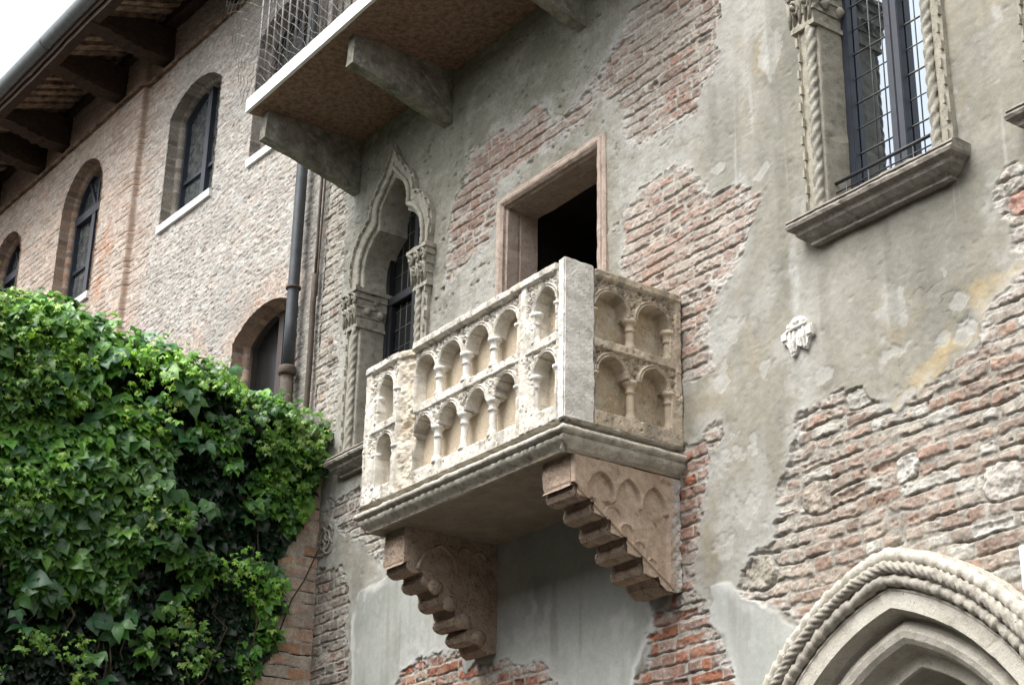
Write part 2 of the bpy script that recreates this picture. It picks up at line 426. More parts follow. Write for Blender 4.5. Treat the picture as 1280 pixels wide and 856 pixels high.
PATCH = [
    ([(-2.28, 7.59), (-1.80, 7.57), (-1.47, 7.57), (-1.29, 7.41), (-1.08, 7.38), (-0.82, 7.40), (-0.92, 7.19), (-1.25, 7.21), (-1.60, 7.20), (-1.93, 7.19), (-1.96, 6.89), (-2.10, 6.76), (-2.29, 6.69), (-2.53, 6.68), (-2.58, 6.84), (-2.52, 7.16), (-2.33, 7.36)], 'mauve', .32, .3),
    ([(-0.82, 7.45), (-0.66, 7.58), (-0.56, 7.64), (-0.46, 7.76), (-0.37, 7.82), (-0.30, 8.2), (0.44, 8.2), (0.44, 7.54), (0.40, 7.30), (0.32, 7.23), (0.34, 7.03), (0.22, 6.96), (0.13, 6.79), (-0.15, 6.79), (-0.39, 6.75), (-0.51, 6.89), (-0.53, 7.17), (-0.72, 7.28)], 'mauve', .42, .3),
    ([(-0.52, 6.44), (-0.32, 6.50), (-0.07, 6.51), (0.10, 6.42), (0.27, 6.21), (0.49, 6.14), (0.61, 6.01), (0.63, 5.88), (0.53, 5.79), (0.42, 5.64), (0.27, 5.59), (0.21, 5.46), (0.20, 5.14), (-0.06, 5.10), (-0.3, 5.2), (-0.58, 5.6), (-0.54, 6.24)], 'pinkwash', .38, .55),
    ([(-0.06, 4.75), (0.14, 4.69), (0.19, 4.45), (0.13, 4.36), (0.06, 4.24), (0.04, 3.92), (0.13, 3.84), (0.16, 3.72), (0.23, 3.62), (0.29, 3.46), (0.34, 3.20), (0.34, 2.0), (-0.55, 2.0), (-0.55, 3.32), (-0.45, 3.54), (-0.35, 3.64), (-0.32, 3.83), (-0.14, 3.89), (-0.14, 4.48)], 'strip', .2, .4),
    ([(1.02, 4.68), (1.32, 4.70), (1.37, 4.62), (1.51, 4.46), (1.61, 4.53), (1.74, 4.59), (2.01, 4.67), (2.08, 4.82), (2.26, 4.90), (2.6, 4.93), (3.4, 4.7), (3.4, 3.0), (2.38, 3.2), (1.44, 3.67), (0.96, 3.41), (0.80, 3.55), (0.57, 3.72), (0.38, 3.85), (0.45, 4.00), (0.66, 4.03), (0.68, 4.30), (0.80, 4.48), (0.87, 4.62)], 'right', .16, .55),
    ([(2.22, 5.39), (2.26, 5.45), (2.33, 5.47), (2.42, 5.45), (2.9, 5.40), (2.9, 4.87), (2.44, 4.87), (2.32, 5.02), (2.27, 5.11), (2.31, 5.19), (2.22, 5.27)], 'right', .7, .5),
    ([(-2.94, 3.95), (-2.46, 3.99), (-2.21, 3.94), (-2.13, 3.82), (-1.81, 3.83), (-1.66, 3.82), (-1.35, 3.72), (-1.18, 3.58), (-1.12, 3.39), (-1.1, 2.4), (-3.1, 2.4), (-3.08, 3.66)], 'red', .2, .4),
    ([(-4.11, 5.40), (-3.63, 5.37), (-3.49, 5.15), (-3.21, 5.04), (-3.09, 4.88), (-2.85, 4.61), (-2.81, 4.52), (-3.06, 4.55), (-3.27, 4.77), (-3.59, 4.95), (-3.80, 5.10), (-4.13, 5.30)], 'grey', .35, .4),
    ([(-4.14, 4.88), (-3.94, 4.88), (-3.76, 4.74), (-3.67, 4.53), (-3.72, 4.36), (-3.64, 4.19), (-3.61, 3.74), (-3.6, 2.4), (-4.6, 2.4), (-4.6, 4.8), (-4.17, 4.85)], 'grey', .2, .4),
    ([(-4.7, 8.6), (-4.13, 8.6), (-4.06, 7.6), (-4.12, 6.9), (-4.05, 6.2), (-4.12, 5.6), (-4.3, 5.3), (-4.7, 5.3)], 'grey', .75, .6),
    ([(.16, 4.77), (.27, 4.77), (.28, 4.70), (.2, 4.67)], 'right', .5, .3),
]
FRESH = [
    [(-3.63, 4.40), (-3.57, 4.55), (-3.41, 4.61), (-3.21, 4.61), (-2.98, 4.61), (-2.50, 4.67), (-1.88, 4.67), (-1.13, 4.59), (-0.2, 4.60), (-0.2, 3.95), (-0.32, 3.86), (-0.34, 3.73), (-0.45, 3.56), (-0.50, 3.31), (-.5, 2.4), (-3.6, 2.4), (-3.56, 3.72)],
    [(0.16, 3.89), (0.31, 3.89), (0.43, 3.80), (0.58, 3.68), (0.73, 3.57), (0.81, 3.49), (0.60, 3.30), (0.55, 2.4), (0.34, 2.4), (0.34, 3.20), (0.29, 3.46), (0.23, 3.62), (0.17, 3.71)],
]
OCHRE = [(1.94, 4.99), (2.07, 4.98), (2.20, 4.98), (2.33, 4.97), (2.6, 5.0), (2.6, 4.93), (2.26, 4.91), (2.14, 4.90), (2.11, 4.81), (2.00, 4.75), (1.83, 4.63), (1.6, 4.5), (1.5, 4.44), (1.45, 4.52), (1.6, 4.6), (1.79, 4.72), (1.85, 4.83), (1.99, 4.84)]
SPOTS = [(1.944, 4.917, .05, .04), (1.935, 4.744, .06, .055), (1.994, 4.765, .03, .03), (1.822, 4.774, .05, .05), (1.511, 4.801, .085, .05), (1.441, 4.543, .05, .04), (1.569, 4.534, .05, .05), (1.063, 4.819, .06, .04), (.62, 5.0, .05, .05), (.35, 5.3, .09, .06), (.3, 5.05, .06, .08), (.36, 4.6, .13, .1), (.45, 4.25, .12, .09), (.3, 4.1, .12, .08), (.66, 6.15, .07, .05), (.32, 6.35, .08, .05)]
STONES = [(1.541, 4.191, .085, .085, (.58, .55, .50)), (2.085, 3.993, .12, .11, (.55, .51, .45)), (0.944, 4.199, .11, .1, (.38, .33, .27)), (0.52, 3.905, .14, .12, (.36, .33, .27)), (1.28, 4.62, .12, .07, (.42, .40, .35)), (2.35, 5.28, .1, .07, (.42, .25, .2))]

# --- window outlines
def mirror(half, cx):
    h = [np.array(p) for p in half]
    return [(cx - p[0], p[1]) for p in h] + [(cx + p[0], p[1]) for p in reversed(h[:-1])]
def arcpts(a, b, sag, n=6):
    a = np.array(a); b = np.array(b); m = (a + b) / 2; d = b - a; L = np.linalg.norm(d); nn = np.array([-d[1], d[0]]) / L
    return [tuple(a + d * t + nn * (4 * sag * t * (1 - t))) for t in np.linspace(0, 1, n + 1)]
# trefoil arch: half outlines as (dx, z), springing at z = 7.05
def treo():
    p = [(.57, 7.05)] + arcpts((.59, 7.16), (.325, 7.576), -.075, 8) + arcpts((.325, 7.585), (.215, 7.80), -.035, 5)[1:] + arcpts((.215, 7.80), (0, 8.10), .02, 5)[1:]
    return p
def trei():
    p = [(.415, 7.05)] + arcpts((.42, 7.13), (.205, 7.44), -.06, 8) + arcpts((.205, 7.45), (.13, 7.70), -.035, 5)[1:] + arcpts((.13, 7.70), (0, 7.81), -.006, 5)[1:]
    return p
def gothic_hole(cx, w=1., dz=0., z0=5.66):
    a = [(p[0] * w, p[1] + dz) for p in treo()]; b = [(p[0] * w, p[1] + dz) for p in trei()]
    mid = [(.6 * i[0] + .4 * o[0], .6 * i[1] + .4 * o[1]) for o, i in zip(a, b)]
    half = [(mid[0][0], z0)] + mid
    return mirror(half, cx)
PC = (1.73, 2.35); PX = 1.43                         # portal arc centre (left arc) and axis
def portal_path(Rr, n=40):
    xa = PX - PC[0]; t1 = math.acos(xa / Rr); t0 = math.pi
    left = [(PC[0] + Rr * math.cos(t), PC[1] + Rr * math.sin(t)) for t in np.linspace(t0, t1, n)]
    return left + [(2 * PX - x, z) for x, z in reversed(left[:-1])]
portal_hole = [(portal_path(1.275)[0][0], 0.0)] + portal_path(1.275) + [(portal_path(1.275)[-1][0], 0.0)]
door_hole = [(-1.87, 4.6), (-1.87, 6.985), (-.775, 6.985), (-.775, 4.6)]
WX = [(-3.31, 1.0, 0.), (1.535, .87, .10), (2.98, .87, .10)]

# ------------------------------------------------------------------ THE PALAZZO
palazzo = thing('palazzo', 'old palazzo facade of patchy grey plaster over exposed brick with gothic windows and portal', 'building', (-1, 0, 0))

def palazzo_wall():
    st = .008
    us = np.concatenate([[-4.62, -4.54], np.arange(-4.5, 2.7, st), np.linspace(2.72, 9.5, 60)])
    vv = np.concatenate([np.linspace(0, 2.76, 30), np.arange(2.8, 8.45, .0052), np.linspace(8.5, 12.2, 30)])
    U, V = np.meshgrid(us, vv, indexing='ij')
    # plaster relief
    H = .012 * fbm(U * 1.1, V * 1.1, 3, 1) + .004 * fbm(U * 6, V * 6, 4, 2) + .0012 * fbm(U * 35, V * 35, 3, 3)
    rougher = ss(.3, -.9, U) * ss(5.5, 6.6, V)                        # the old render up left is torn and pitted
    pit = np.clip(fbm(U * 15, V * 18, 3, 5) - .55, 0, 1); H -= pit * (.006 + .03 * rougher)
    H += rougher * .006 * fbm(U * 9, V * 13, 4, 6)
    G = np.full(U.shape, .34) + .4 * rougher
    # plaster colour
    a = fbm(U * .8, V * .8, 5, 20); b = fbm(U * 2.6 + 5, V * 2.2, 5, 21); c = fbm(U * 9, V * 7, 4, 22)
    w1 = fbm(U * 3.1, V * .55, 4, 26); big = fbm(U * 1.5 + 11, V * 1.2, 4, 27)
    C = np.empty(U.shape + (3,)); C[:] = (.295, .278, .230)
    C = mixc(C, (.365, .35, .31), ss(-.1, .7, a + .35 * c))
    C = mixc(C, (.205, .195, .155), .85 * ss(.05, .85, -big + .5 * b))
    C = mixc(C, (.345, .295, .205), .65 * ss(.05, .7, b + .5 * a - .2) * ss(-1.0, .6, U))
    C = mixc(C, (.40, .40, .375), .75 * ss(.3, .8, c * .5 + .8 * b))
    C = mixc(C, (.215, .21, .18), .6 * ss(.1, .75, w1 + .2 * c)); C = mixc(C, (.40, .395, .365), .5 * ss(.15, .7, -w1 + .25 * c))
    coat = a * .5 + b * .7 + .35 * c + .15 * fbm(U * 22, V * 20, 3, 46)
    C = mixc(C, (.415, .405, .37), .55 * ss(.52, .57, coat)); C = mixc(C, (.235, .225, .185), .45 * ss(.50, .56, -coat + .25 * big))
    C = mixc(C, (.33, .285, .205), .5 * ss(.42, .50, big + .3 * c) * ss(-.9, .5, U))
    C *= (1 + .07 * fbm(U * 30, V * 30, 3, 24))[..., None]
    # algae-green cast up under the high balcony and left of the doorway
    top = ss(6.4, 7.9, V + .35 * b) * ss(.7, -.8, U)
    C = mixc(C, (.215, .215, .17), .6 * top); C = mixc(C, (.36, .355, .31), .55 * rougher * ss(.1, .7, fbm(U * 7, V * 9, 4, 28)))
    # lime drips and rain streaks
    dr = ss(.5, .85, fbm(U * 15, V * .5, 3, 30)) * ss(4.9, 5.6, V) * ss(.0, .5, fbm(U * 2, V * 2, 3, 31) + .4) * ss(.2, .6, U)
    C = mixc(C, (.50, .495, .47), .5 * dr)
    dk = ss(.4, .9, fbm(U * 10 + 40, V * .7, 3, 33)) * ss(3.5, 5, V)
    C = mixc(C, (.175, .17, .14), .3 * dk)
    for (x0, x1, z) in ((.95, 2.12, 5.5), (2.4, 3.6, 5.5), (-1.95, -.72, 7.05), (-4.0, -2.7, 5.45)):
        sk = ss(.0, .8, fbm(U * 13, V * .6, 3, 34)) * (V < z) * ss(z - 1.1, z - .1, V) * ss(x0 - .05, x0 + .1, U) * ss(x1 + .05, x1 - .1, U)
        C = mixc(C, (.18, .17, .14), .38 * sk)
    # mineral veil left of the carved panel
    C = mixc(C, (.46, .46, .435), .6 * ss(.1, .7, fbm(U * 3.2, V * 2.8, 5, 36)) * ss(1.0, .2, abs(U - .35)) * ss(5.8, 5.1, V) * ss(3.6, 4.3, V))
    # hairline cracks
    ck = np.abs(fbm(U * 1.7 + .3 * b, V * 1.7, 4, 38)); cm = ss(.012, .003, ck) * ss(.0, .4, fbm(U * 1.1, V * 1.1, 2, 39))
    C = mixc(C, (.13, .12, .10), .6 * cm); H -= .003 * cm
    od = sdpoly(U, V, OCHRE) if True else 0
    om = ss(.03, -.02, od + .06 * fbm(U * 6, V * 6, 4, 40))
    C = mixc(C, (.41, .325, .19), .8 * om * ss(-.5, .3, fbm(U * 5, V * 5, 4, 42)))
    for (x, z, rx, rz) in SPOTS:
        m = ss(1.05, .75, np.hypot((U - x) / rx, (V - z) / rz) + .85 * fbm(U * 11, V * 11, 4, 41))
        C = mixc(C, (.43, .42, .39), .55 * m); H = H - .003 * m
    # newer smooth render
    for k, poly in enumerate(FRESH):
        d = sdpoly(U, V, poly) + .04 * fbm(U * 5, V * 5, 4, 44 + k)
        m = ss(.012, -.012, d); e = ss(.05, .0, np.abs(d + .02)) * ss(-.3, .3, fbm(U * 3, V * 3, 2, 47))
        base = np.empty(C.shape); base[:] = (.37, .38, .35)
        base = mixc(base, (.285, .295, .265), ss(-.2, .8, a * .6 + b * .7 + .3 * w1)); base = mixc(base, (.44, .445, .42), ss(.2, .8, c * .6 + b * .4)); base = mixc(base, (.25, .25, .22), .6 * ss(.2, .8, fbm(U * 9, V * .8, 4, 48))); base = mixc(base, (.46, .46, .43), .5 * ss(.45, .55, fbm(U * 4, V * 3, 4, 49)))
        base *= (1 + .05 * fbm(U * 30, V * 30, 3, 25))[..., None]
        base = mixc(base, (.62, .62, .60), .7 * e)
        C = C + (base - C) * m[..., None]; G = G * (1 - .3 * m)
        H = H * (1 - .8 * m) + .006 * m
    # exposed masonry
    for k, (poly, pal, wash, wob) in enumerate(PATCH):
        P = np.array(poly); mg = .25
        i0, i1 = np.searchsorted(us, [P[:, 0].min() - mg, P[:, 0].max() + mg]); j0, j1 = np.searchsorted(vv, [P[:, 1].min() - mg, P[:, 1].max() + mg])
        u = U[i0:i1, j0:j1]; v = V[i0:i1, j0:j1]
        if u.size == 0: continue
        d = sdpoly(u, v, poly) + .04 * fbm(u * 4.5, v * 4.5, 3, 60 + k) + .022 * fbm(u * 13, v * 19, 3, 70 + k) + .008 * fbm(u * 60, v * 60, 2, 75 + k)
        lev = -.017 if k in (4, 5) else -.008
        r1, r2, r3, bd, jt = bricks(u, v, .0735 if k in (3, 4, 6) else .078, .235, 0.018 if k in (4, 5) else .015, 100, (.020 if k in (4, 5) else .006 + .02 * wob), .0055 if k in (4, 5) else .004)
        d = d + .03 * (r3 - .5) * ss(.0, .02, bd)           # the edge of the plaster follows the bricks a little
        m = ss(.007, -.007, d)
        bc = palette(r1, PB[pal]) * (.84 + .32 * r2)[..., None]
        bn = fbm(u * 14, v * 14, 4, 81)
        bc = bc * (1 + .20 * bn + .14 * fbm(u * 50, v * 50, 2, 82))[..., None]
        dust = ss(-.1, .8, fbm(u * 5 + 9, v * 5, 4, 83 + k) + (wash - .35) * 1.6)
        bc = mixc(bc, (.385, .355, .305), np.clip(dust * (.2 + .75 * wash), 0, .8))
        lime = ss(.35, .8, fbm(u * 7, v * 11, 4, 84 + k) + .5 * (wash - .3))
        bc = mixc(bc, (.47, .455, .415), .65 * lime)
        if k in (0, 1, 2, 4, 5, 10): bc = mixc(bc, (.345, .29, .24), np.full(u.shape, .30))
        if k == 1: bc = mixc(bc, (.335, .31, .265), .5 * ss(-.2, .5, fbm(u * 3, v * 3, 3, 122)))
        mc = np.empty(bc.shape); mc[:] = (.335, .31, .265) if k in (4, 5) else (.36, .34, .295); mc = mc * (1 + .25 * fbm(u * 25, v * 25, 3, 85))[..., None]
        mc = mixc(mc, (.45, .43, .39), (.35 if k in (4, 5) else .6) * ss(-.1, .7, fbm(u * 3, v * 3, 3, 86)))
        if k in (4, 5):                                    # stones among the bricks, and mortar smeared over them
            pale = (r3 > .91); sc2 = np.empty(bc.shape); sc2[:] = (.46, .44, .395); sc2 = sc2 * (1 + .3 * fbm(u * 17, v * 17, 4, 120))[..., None]
            bc = np.where(pale[..., None], sc2, bc)
            sm_ = ss(.25, .6, fbm(u * 5.5, v * 7.5, 4, 121)); bd = bd - .009 * sm_; bc = mixc(bc, (.37, .335, .285), .5 * sm_)
        f = ss(-.001, .004, bd)
        bc = mc + (bc - mc) * f[..., None]
        slot = ss(.40, .9, jt) * (jt < 1.15) * ss(-.25, .35, fbm(u * 5, v * 11, 3, 87)) * (1 - .75 * ss(.3, .8, lime))
        chip = np.clip(fbm(u * 26 + 4, v * 30, 3, 94) - .32, 0, 1)
        face = .002 + .009 * (r3 - .5) + .004 * bn + .0035 * fbm(u * 48, v * 48, 2, 89) - .016 * chip
        joint = -.005 + .005 * fbm(u * 22, v * 22, 3, 88) - .018 * slot
        lv = lev * (.12 + .88 * ss(-.35, .45, fbm(u * 2.6, v * 2.6, 3, 123 + k)))   # in places the render runs out flush
        bh = lv + joint + (face - joint) * f
        gone = (hsh((r1 * 9999).astype(int), (r2 * 9999).astype(int), 5) < .06)
        bh = bh - .014 * gone * f * ss(0, .02, bd)
        for (x, z, rx, rz, sc) in STONES:
            rx, rz = rx * .82, rz * .82
            sdx = np.maximum(np.abs(u - x) / rx, np.abs(v - z) / rz) * .6 + .4 * np.hypot((u - x) / rx, (v - z) / rz) + .22 * fbm(u * 9, v * 9, 4, 90)
            sm = ss(1.0, .92, sdx); ring = ss(1.18, 1.0, sdx) * (1 - sm)
            bh = bh * (1 - ring) + (lev - .012) * ring
            bh = bh * (1 - sm) + (lev + .006 + .014 * fbm(u * 16, v * 16, 4, 91) + .006 * np.abs(fbm(u * 40, v * 40, 2, 92))) * sm
            sc_ = np.array(sc) * (.92 + .35 * fbm(u * 18, v * 18, 4, 93))[..., None]
            bc = bc + (sc_ - bc) * sm[..., None]
            bc = mixc(bc, (.38, .365, .32), .8 * ring)
        # crumbling rubble and lime along the broken edge
        rim = ss(-.10, -.0, d) * ss(-.2, .5, fbm(u * 8, v * 8, 3, 95 + k) + .25)
        bc = mixc(bc, (.47, .455, .42), .7 * rim); bh = bh + rim * ((.5 if lev > -.02 else 1.) * (.008 + .014 * fbm(u * 24, v * 24, 3, 97)))
        halo = ss(.14, .0, d) * ss(-.1, .6, fbm(u * 6, v * 6, 4, 99 + k) + .3)
        Cs = C[i0:i1, j0:j1]; Cs[:] = mixc(Cs, (.44, .435, .41), .55 * halo)
        Cs[:] = Cs + (bc - Cs) * m[..., None]
        Gs = G[i0:i1, j0:j1]; Gs[:] = Gs + (.85 - Gs) * m
        Hs = H[i0:i1, j0:j1]; lip = .003 * ss(.05, .0, d) * (1 - m)
        Hs[:] = (Hs + lip) * (1 - m) + bh * m
    holes = [door_hole, portal_hole] + [gothic_hole(*q) for q in WX]
    to3d = lambda u, v, h: np.stack([u, -h, v], 1)
    return relief('wall', us, vv, H, C, to3d, M['wall'], palazzo, holes, grain=G)
palazzo_wall()

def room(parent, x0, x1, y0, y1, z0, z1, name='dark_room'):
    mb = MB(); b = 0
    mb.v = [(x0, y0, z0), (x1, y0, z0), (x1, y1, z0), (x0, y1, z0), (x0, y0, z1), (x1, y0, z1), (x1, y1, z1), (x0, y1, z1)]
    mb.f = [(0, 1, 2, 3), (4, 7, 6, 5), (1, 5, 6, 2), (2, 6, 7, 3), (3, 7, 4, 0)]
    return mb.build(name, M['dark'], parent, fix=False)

# --- doorway onto the balcony
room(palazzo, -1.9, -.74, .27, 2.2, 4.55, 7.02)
mb = MB()
path = resample([(-.80, 4.60), (-.80, 6.94), (-1.82, 6.94), (-1.82, 4.60)][::-1], .05)
sweep(mb, path, [(0, .272), (0, .13), (.006, .125), (.006, .115), (0, .11), (0, .02), (.012, .01), (.012, -.012), (.02, -.02), (.03, -.03), (.045, -.034), (.06, -.03), (.066, -.02), (.082, -.022), (.094, -.012), (.096, .03)])
mb.build('doorway_frame', M['rosso'], palazzo, rough=.0055, rs=22, smooth=False)

# --- gothic windows
def gothic_window(cx, w, sill_z, light, y_pane=.22, mirrorglass=True, mullion=True, dz=0., cz=0.):
    fm = M['warmframe'] if light else M['frame']
    o = [(p[0] * w, p[1] + dz) for p in treo()]; i_ = [(p[0] * w, p[1] + dz) for p in trei()]
    outer = mirror([(o[0][0], sill_z + .03)] + o, cx); inner = mirror([(i_[0][0], sill_z + .03)] + i_, cx)
    # equal resampling of matched segments
    oo, ii = [], []
    for k in range(len(outer) - 1):
        n = max(1, int(math.dist(outer[k], outer[k + 1]) / .05))
        for t in range(n):
            f = t / n
            oo.append(lerp(np.array(outer[k]), np.array(outer[k + 1]), f)); ii.append(lerp(np.array(inner[k]), np.array(inner[k + 1]), f))
    oo.append(np.array(outer[-1])); ii.append(np.array(inner[-1]))
    prof = [(1.0, .03), (1.0, -.035), (.86, -.045), (.84, -.035), (.50, -.035), (.47, -.028), (.22, -.028), (.12, -.02), (.02, -.012), (0, 0), (0, .10), (0, y_pane + .03)]
    rows = []
    for q, p in zip(oo, ii):
        rows.append([(p[0] + (q[0] - p[0]) * t, y, p[1] + (q[1] - p[1]) * t) for t, y in prof])
    mb = MB().grid(rows)
    # dentils: an alternating row of little blocks along the outer edge
    L = 0; side = 0
    for k in range(len(oo) - 1):
        m_ = (oo[k] + oo[k + 1]) / 2; L += np.linalg.norm(oo[k + 1] - oo[k])
        if L > .055:
            L = 0; side ^= 1
            t = oo[k + 1] - oo[k]; t /= np.linalg.norm(t); n = (ii[k] - oo[k]); n /= np.linalg.norm(n)
            a0 = m_ + n * (.008 if side else .020); hw = .026
            b = len(mb.v); dd = .014
            cs = [a0 - t * hw - n * dd * .5, a0 + t * hw - n * dd * .5, a0 + t * hw + n * dd * .5, a0 - t * hw + n * dd * .5]
            mb.v += [(c[0], -.03, c[1]) for c in cs] + [(c[0], -.058, c[1]) for c in cs]
            mb.f += [tuple(b + q for q in f) for f in ((4, 5, 6, 7), (0, 1, 5, 4), (1, 2, 6, 5), (2, 3, 7, 6), (3, 0, 4, 7))]
    fr = mb.build('gothic_window', fm, palazzo, rough=.004, rs=22, smooth=False)
    # rope moulding: up one jamb, round the arch, down the other
    for sgn in (-1, 1):
        pts = [(cx + sgn * (i_[0][0] + .045 * w), -.036, z) for z in np.arange(sill_z + .04, 6.74 + cz, .012)]
        MB().tube(pts, .030, 18, rope=.075, deep=.36).build('rope_column', M['frame'], fr, smooth=True, rough=.004, rs=40)
    pa = []
    for q, p in zip(oo, ii):
        c = p + (q - p) * .28
        if c[1] > 7.04 + dz: pa.append((c[0], -.034, c[1]))
    pa = resample(pa, .012)
    MB().tube(pa, .021, 12, rope=.055).build('rope_arch', fm, fr, smooth=True, rough=.002)
    # capitals with curling leaves
    for sgn in (-1, 1):
        mb = MB(); K = cz; x0 = cx + sgn * (i_[0][0] - .005); x1 = cx + sgn * (o[0][0] + .01)
        a, b = min(x0, x1), max(x0, x1)
        mb.box(a - .01, b + .01, -.06, y_pane, 6.735, 6.765)
        for (e, za, zb) in ((.0, 6.765, 6.83), (.008, 6.83, 6.90), (.018, 6.90, 6.97), (.03, 6.97, 7.02)):
            mb.box(a - e, b + e, -.055 - e, y_pane - .001 * za, za, zb)
        mb.box(a - .045, b + .045, -.105, y_pane, 7.02, 7.05)
        mb.v = [(q[0], q[1], q[2] + K) for q in mb.v]
        cap = mb.build('capital', fm, fr, dense=.04, rough=.007, rs=30)
        lf = MB(); sd_ = int(cx * 10) + 5 * sgn + 40
        for k, (fx, z, rr) in enumerate(((.0, 6.97, .034), (.5, 6.975, .036), (1., 6.97, .034), (.25, 6.875, .032), (.78, 6.88, .032))):
            x = a + (b - a) * fx
            sp = [(x + .85 * rr * math.cos(t) * (1 - t / 9), -.085 - .014 * (z > 6.9) - .010 * math.sin(t * 1.3), z + rr * math.sin(t) * (1 - t / 9)) for t in np.linspace(-1.6, 5.5, 18)]
            lf.tube(sp, [.013 - .0005 * q for q in range(18)], 7)
            lf.blob((x, -.085, z - .005), rr * .55, .03, rr * .6, 8, 6, sd_ + k)
            lf.tube([(x - .02, -.055, 6.77), (x - .012, -.066, 6.84), (x, -.085, z - .02)], [.010, .015, .016], 6)
        for k, (fy, z) in enumerate(((.03, 6.88), (.10, 6.97), (.15, 6.87))):
            xs = a - .012 if sgn > 0 else b + .012
            lf.blob((xs, fy, z), .026, .034, .036, 8, 6, sd_ + 9 + k, .25)
        lf.v = [(q[0], q[1], q[2] + K) for q in lf.v]
        lf.build('leaf_carving', fm, fr, rough=.005, rs=45, smooth=True)
    # sill
    mb = MB(); z = sill_z; a = cx - o[0][0] - .075; b = cx + o[0][0] + .065
    pr = [(.20, z + .035), (-.085, z + .035), (-.125, z + .028), (-.13, z + .012), (-.120, z + .006), (-.128, z - .004), (-.140, z - .022), (-.134, z - .042), (-.115, z - .052), (-.105, z - .058), (-.098, z - .085), (-.07, z - .115), (-.045, z - .13), (-.045, z - .150), (.03, z - .150)]
    pr = [(y, z + .035 + (q - z - .035) * .84) for y, q in pr]
    rows = []
    for x, ins in [(a, 1)] + [(x, 0) for x in np.linspace(a + .001, b - .001, 46)] + [(b, 1)]:
        row = []
        for y, zz in pr:
            k = min(max(y + .14, 0), .1)
            xx = x
            if x < a + .09: xx = a + max(x - a, k if zz < z - .02 else 0)
            if x > b - .09: xx = b - max(b - x, k if zz < z - .02 else 0)
            row.append((xx, y, zz) if not ins else (xx, .03, zz))
        rows.append(row)
    mb.grid(rows)
    mb.build('sill', M['sill'], fr, rough=.005, rs=30)
    # glazing
    gl = M['glass'] if mirrorglass else M['dullglass']
    hw = i_[0][0]
    MB().box(cx - hw - .06, cx + hw + .06, y_pane + .012, y_pane + .03, sill_z, 8.0).build('pane', gl, fr)
    s = MB(); yb = y_pane
    for x0, x1 in ((cx - hw - .05, cx - hw + .045), (cx + hw - .045, cx + hw + .05)): s.box(x0, x1, yb - .035, yb + .01, sill_z + .03, 7.96)
    s.box(cx - hw + .045, cx + hw - .045, yb - .033, yb + .01, sill_z + .031, sill_z + .075)
    if mullion:
        s.box(cx - .05, cx - .004, yb - .04, yb + .01, sill_z + .075, 7.96); s.box(cx + .004, cx + .05, yb - .045, yb + .01, sill_z + .075, 7.96)
        s.box(cx - .004, cx + .004, yb - .02, yb + .01, sill_z + .075, 7.96)
    else:
        s.box(cx - hw + .045, cx + hw - .045, yb - .036, yb + .01, 6.90, 6.97)
        s.box(cx - hw + .045, cx - hw + .09, yb - .03, yb + .01, sill_z + .075, 6.9)
        s.box(cx + hw - .09, cx + hw - .045, yb - .03, yb + .01, sill_z + .075, 6.9)
        s.box(cx - .03, cx + .03, yb - .034, yb + .01, sill_z + .075, 7.96)
    s.build('sash', M['bluesash'] if mullion else M['sash'], fr, bevel=.004)
    ld = MB()
    for dx in ((-.23, -.135, .135, .23) if mullion else (-.26, -.17, -.09, .09, .17, .26)):
        ld.tube([(cx + dx * w, yb + .010, sill_z + .05), (cx + dx * w + .004, yb + .010, 6.8), (cx + dx * w, yb + .010, 7.96)], .0026, 6)
    for k in range(15):
        zz = sill_z + .13 + k * .155
        if zz < 7.8: ld.tube([(cx - hw, yb + .010, zz), (cx + hw, yb + .010, zz)], .0026 if k % 2 else .0042, 6)
    ld.build('leading', M['lead'], fr, smooth=True)
    if mullion:
        g = MB(); zz = sill_z + .225
        g.tube([(cx - hw - .005, .05, zz), (cx + hw + .005, .05, zz)], .010, 8)
        for k, dz in enumerate((.055, .105)):
            g.tube([(cx - hw - .005, .05, zz - dz), (cx + hw + .005, .05, zz - dz)], .0045, 6)
        for dx in (-.33, -.15, .02, .20): g.tube([(cx + dx * w, .05, sill_z + .03), (cx + dx * w, .05, zz)], .005, 6)
        g.build('guard_bar', M['iron'], fr, smooth=True)
    return fr
gw = gothic_window(-3.31, 1.0, 5.63, False, .23, False, False, 0., -.05)
gw['label'] = 'trefoil arched gothic window with dark leaded sash'
gothic_window(1.535, .87, 5.65, True, .20, dz=.10, cz=.10)
gothic_window(2.98, .87, 5.65, True, .20, dz=.10, cz=.10)

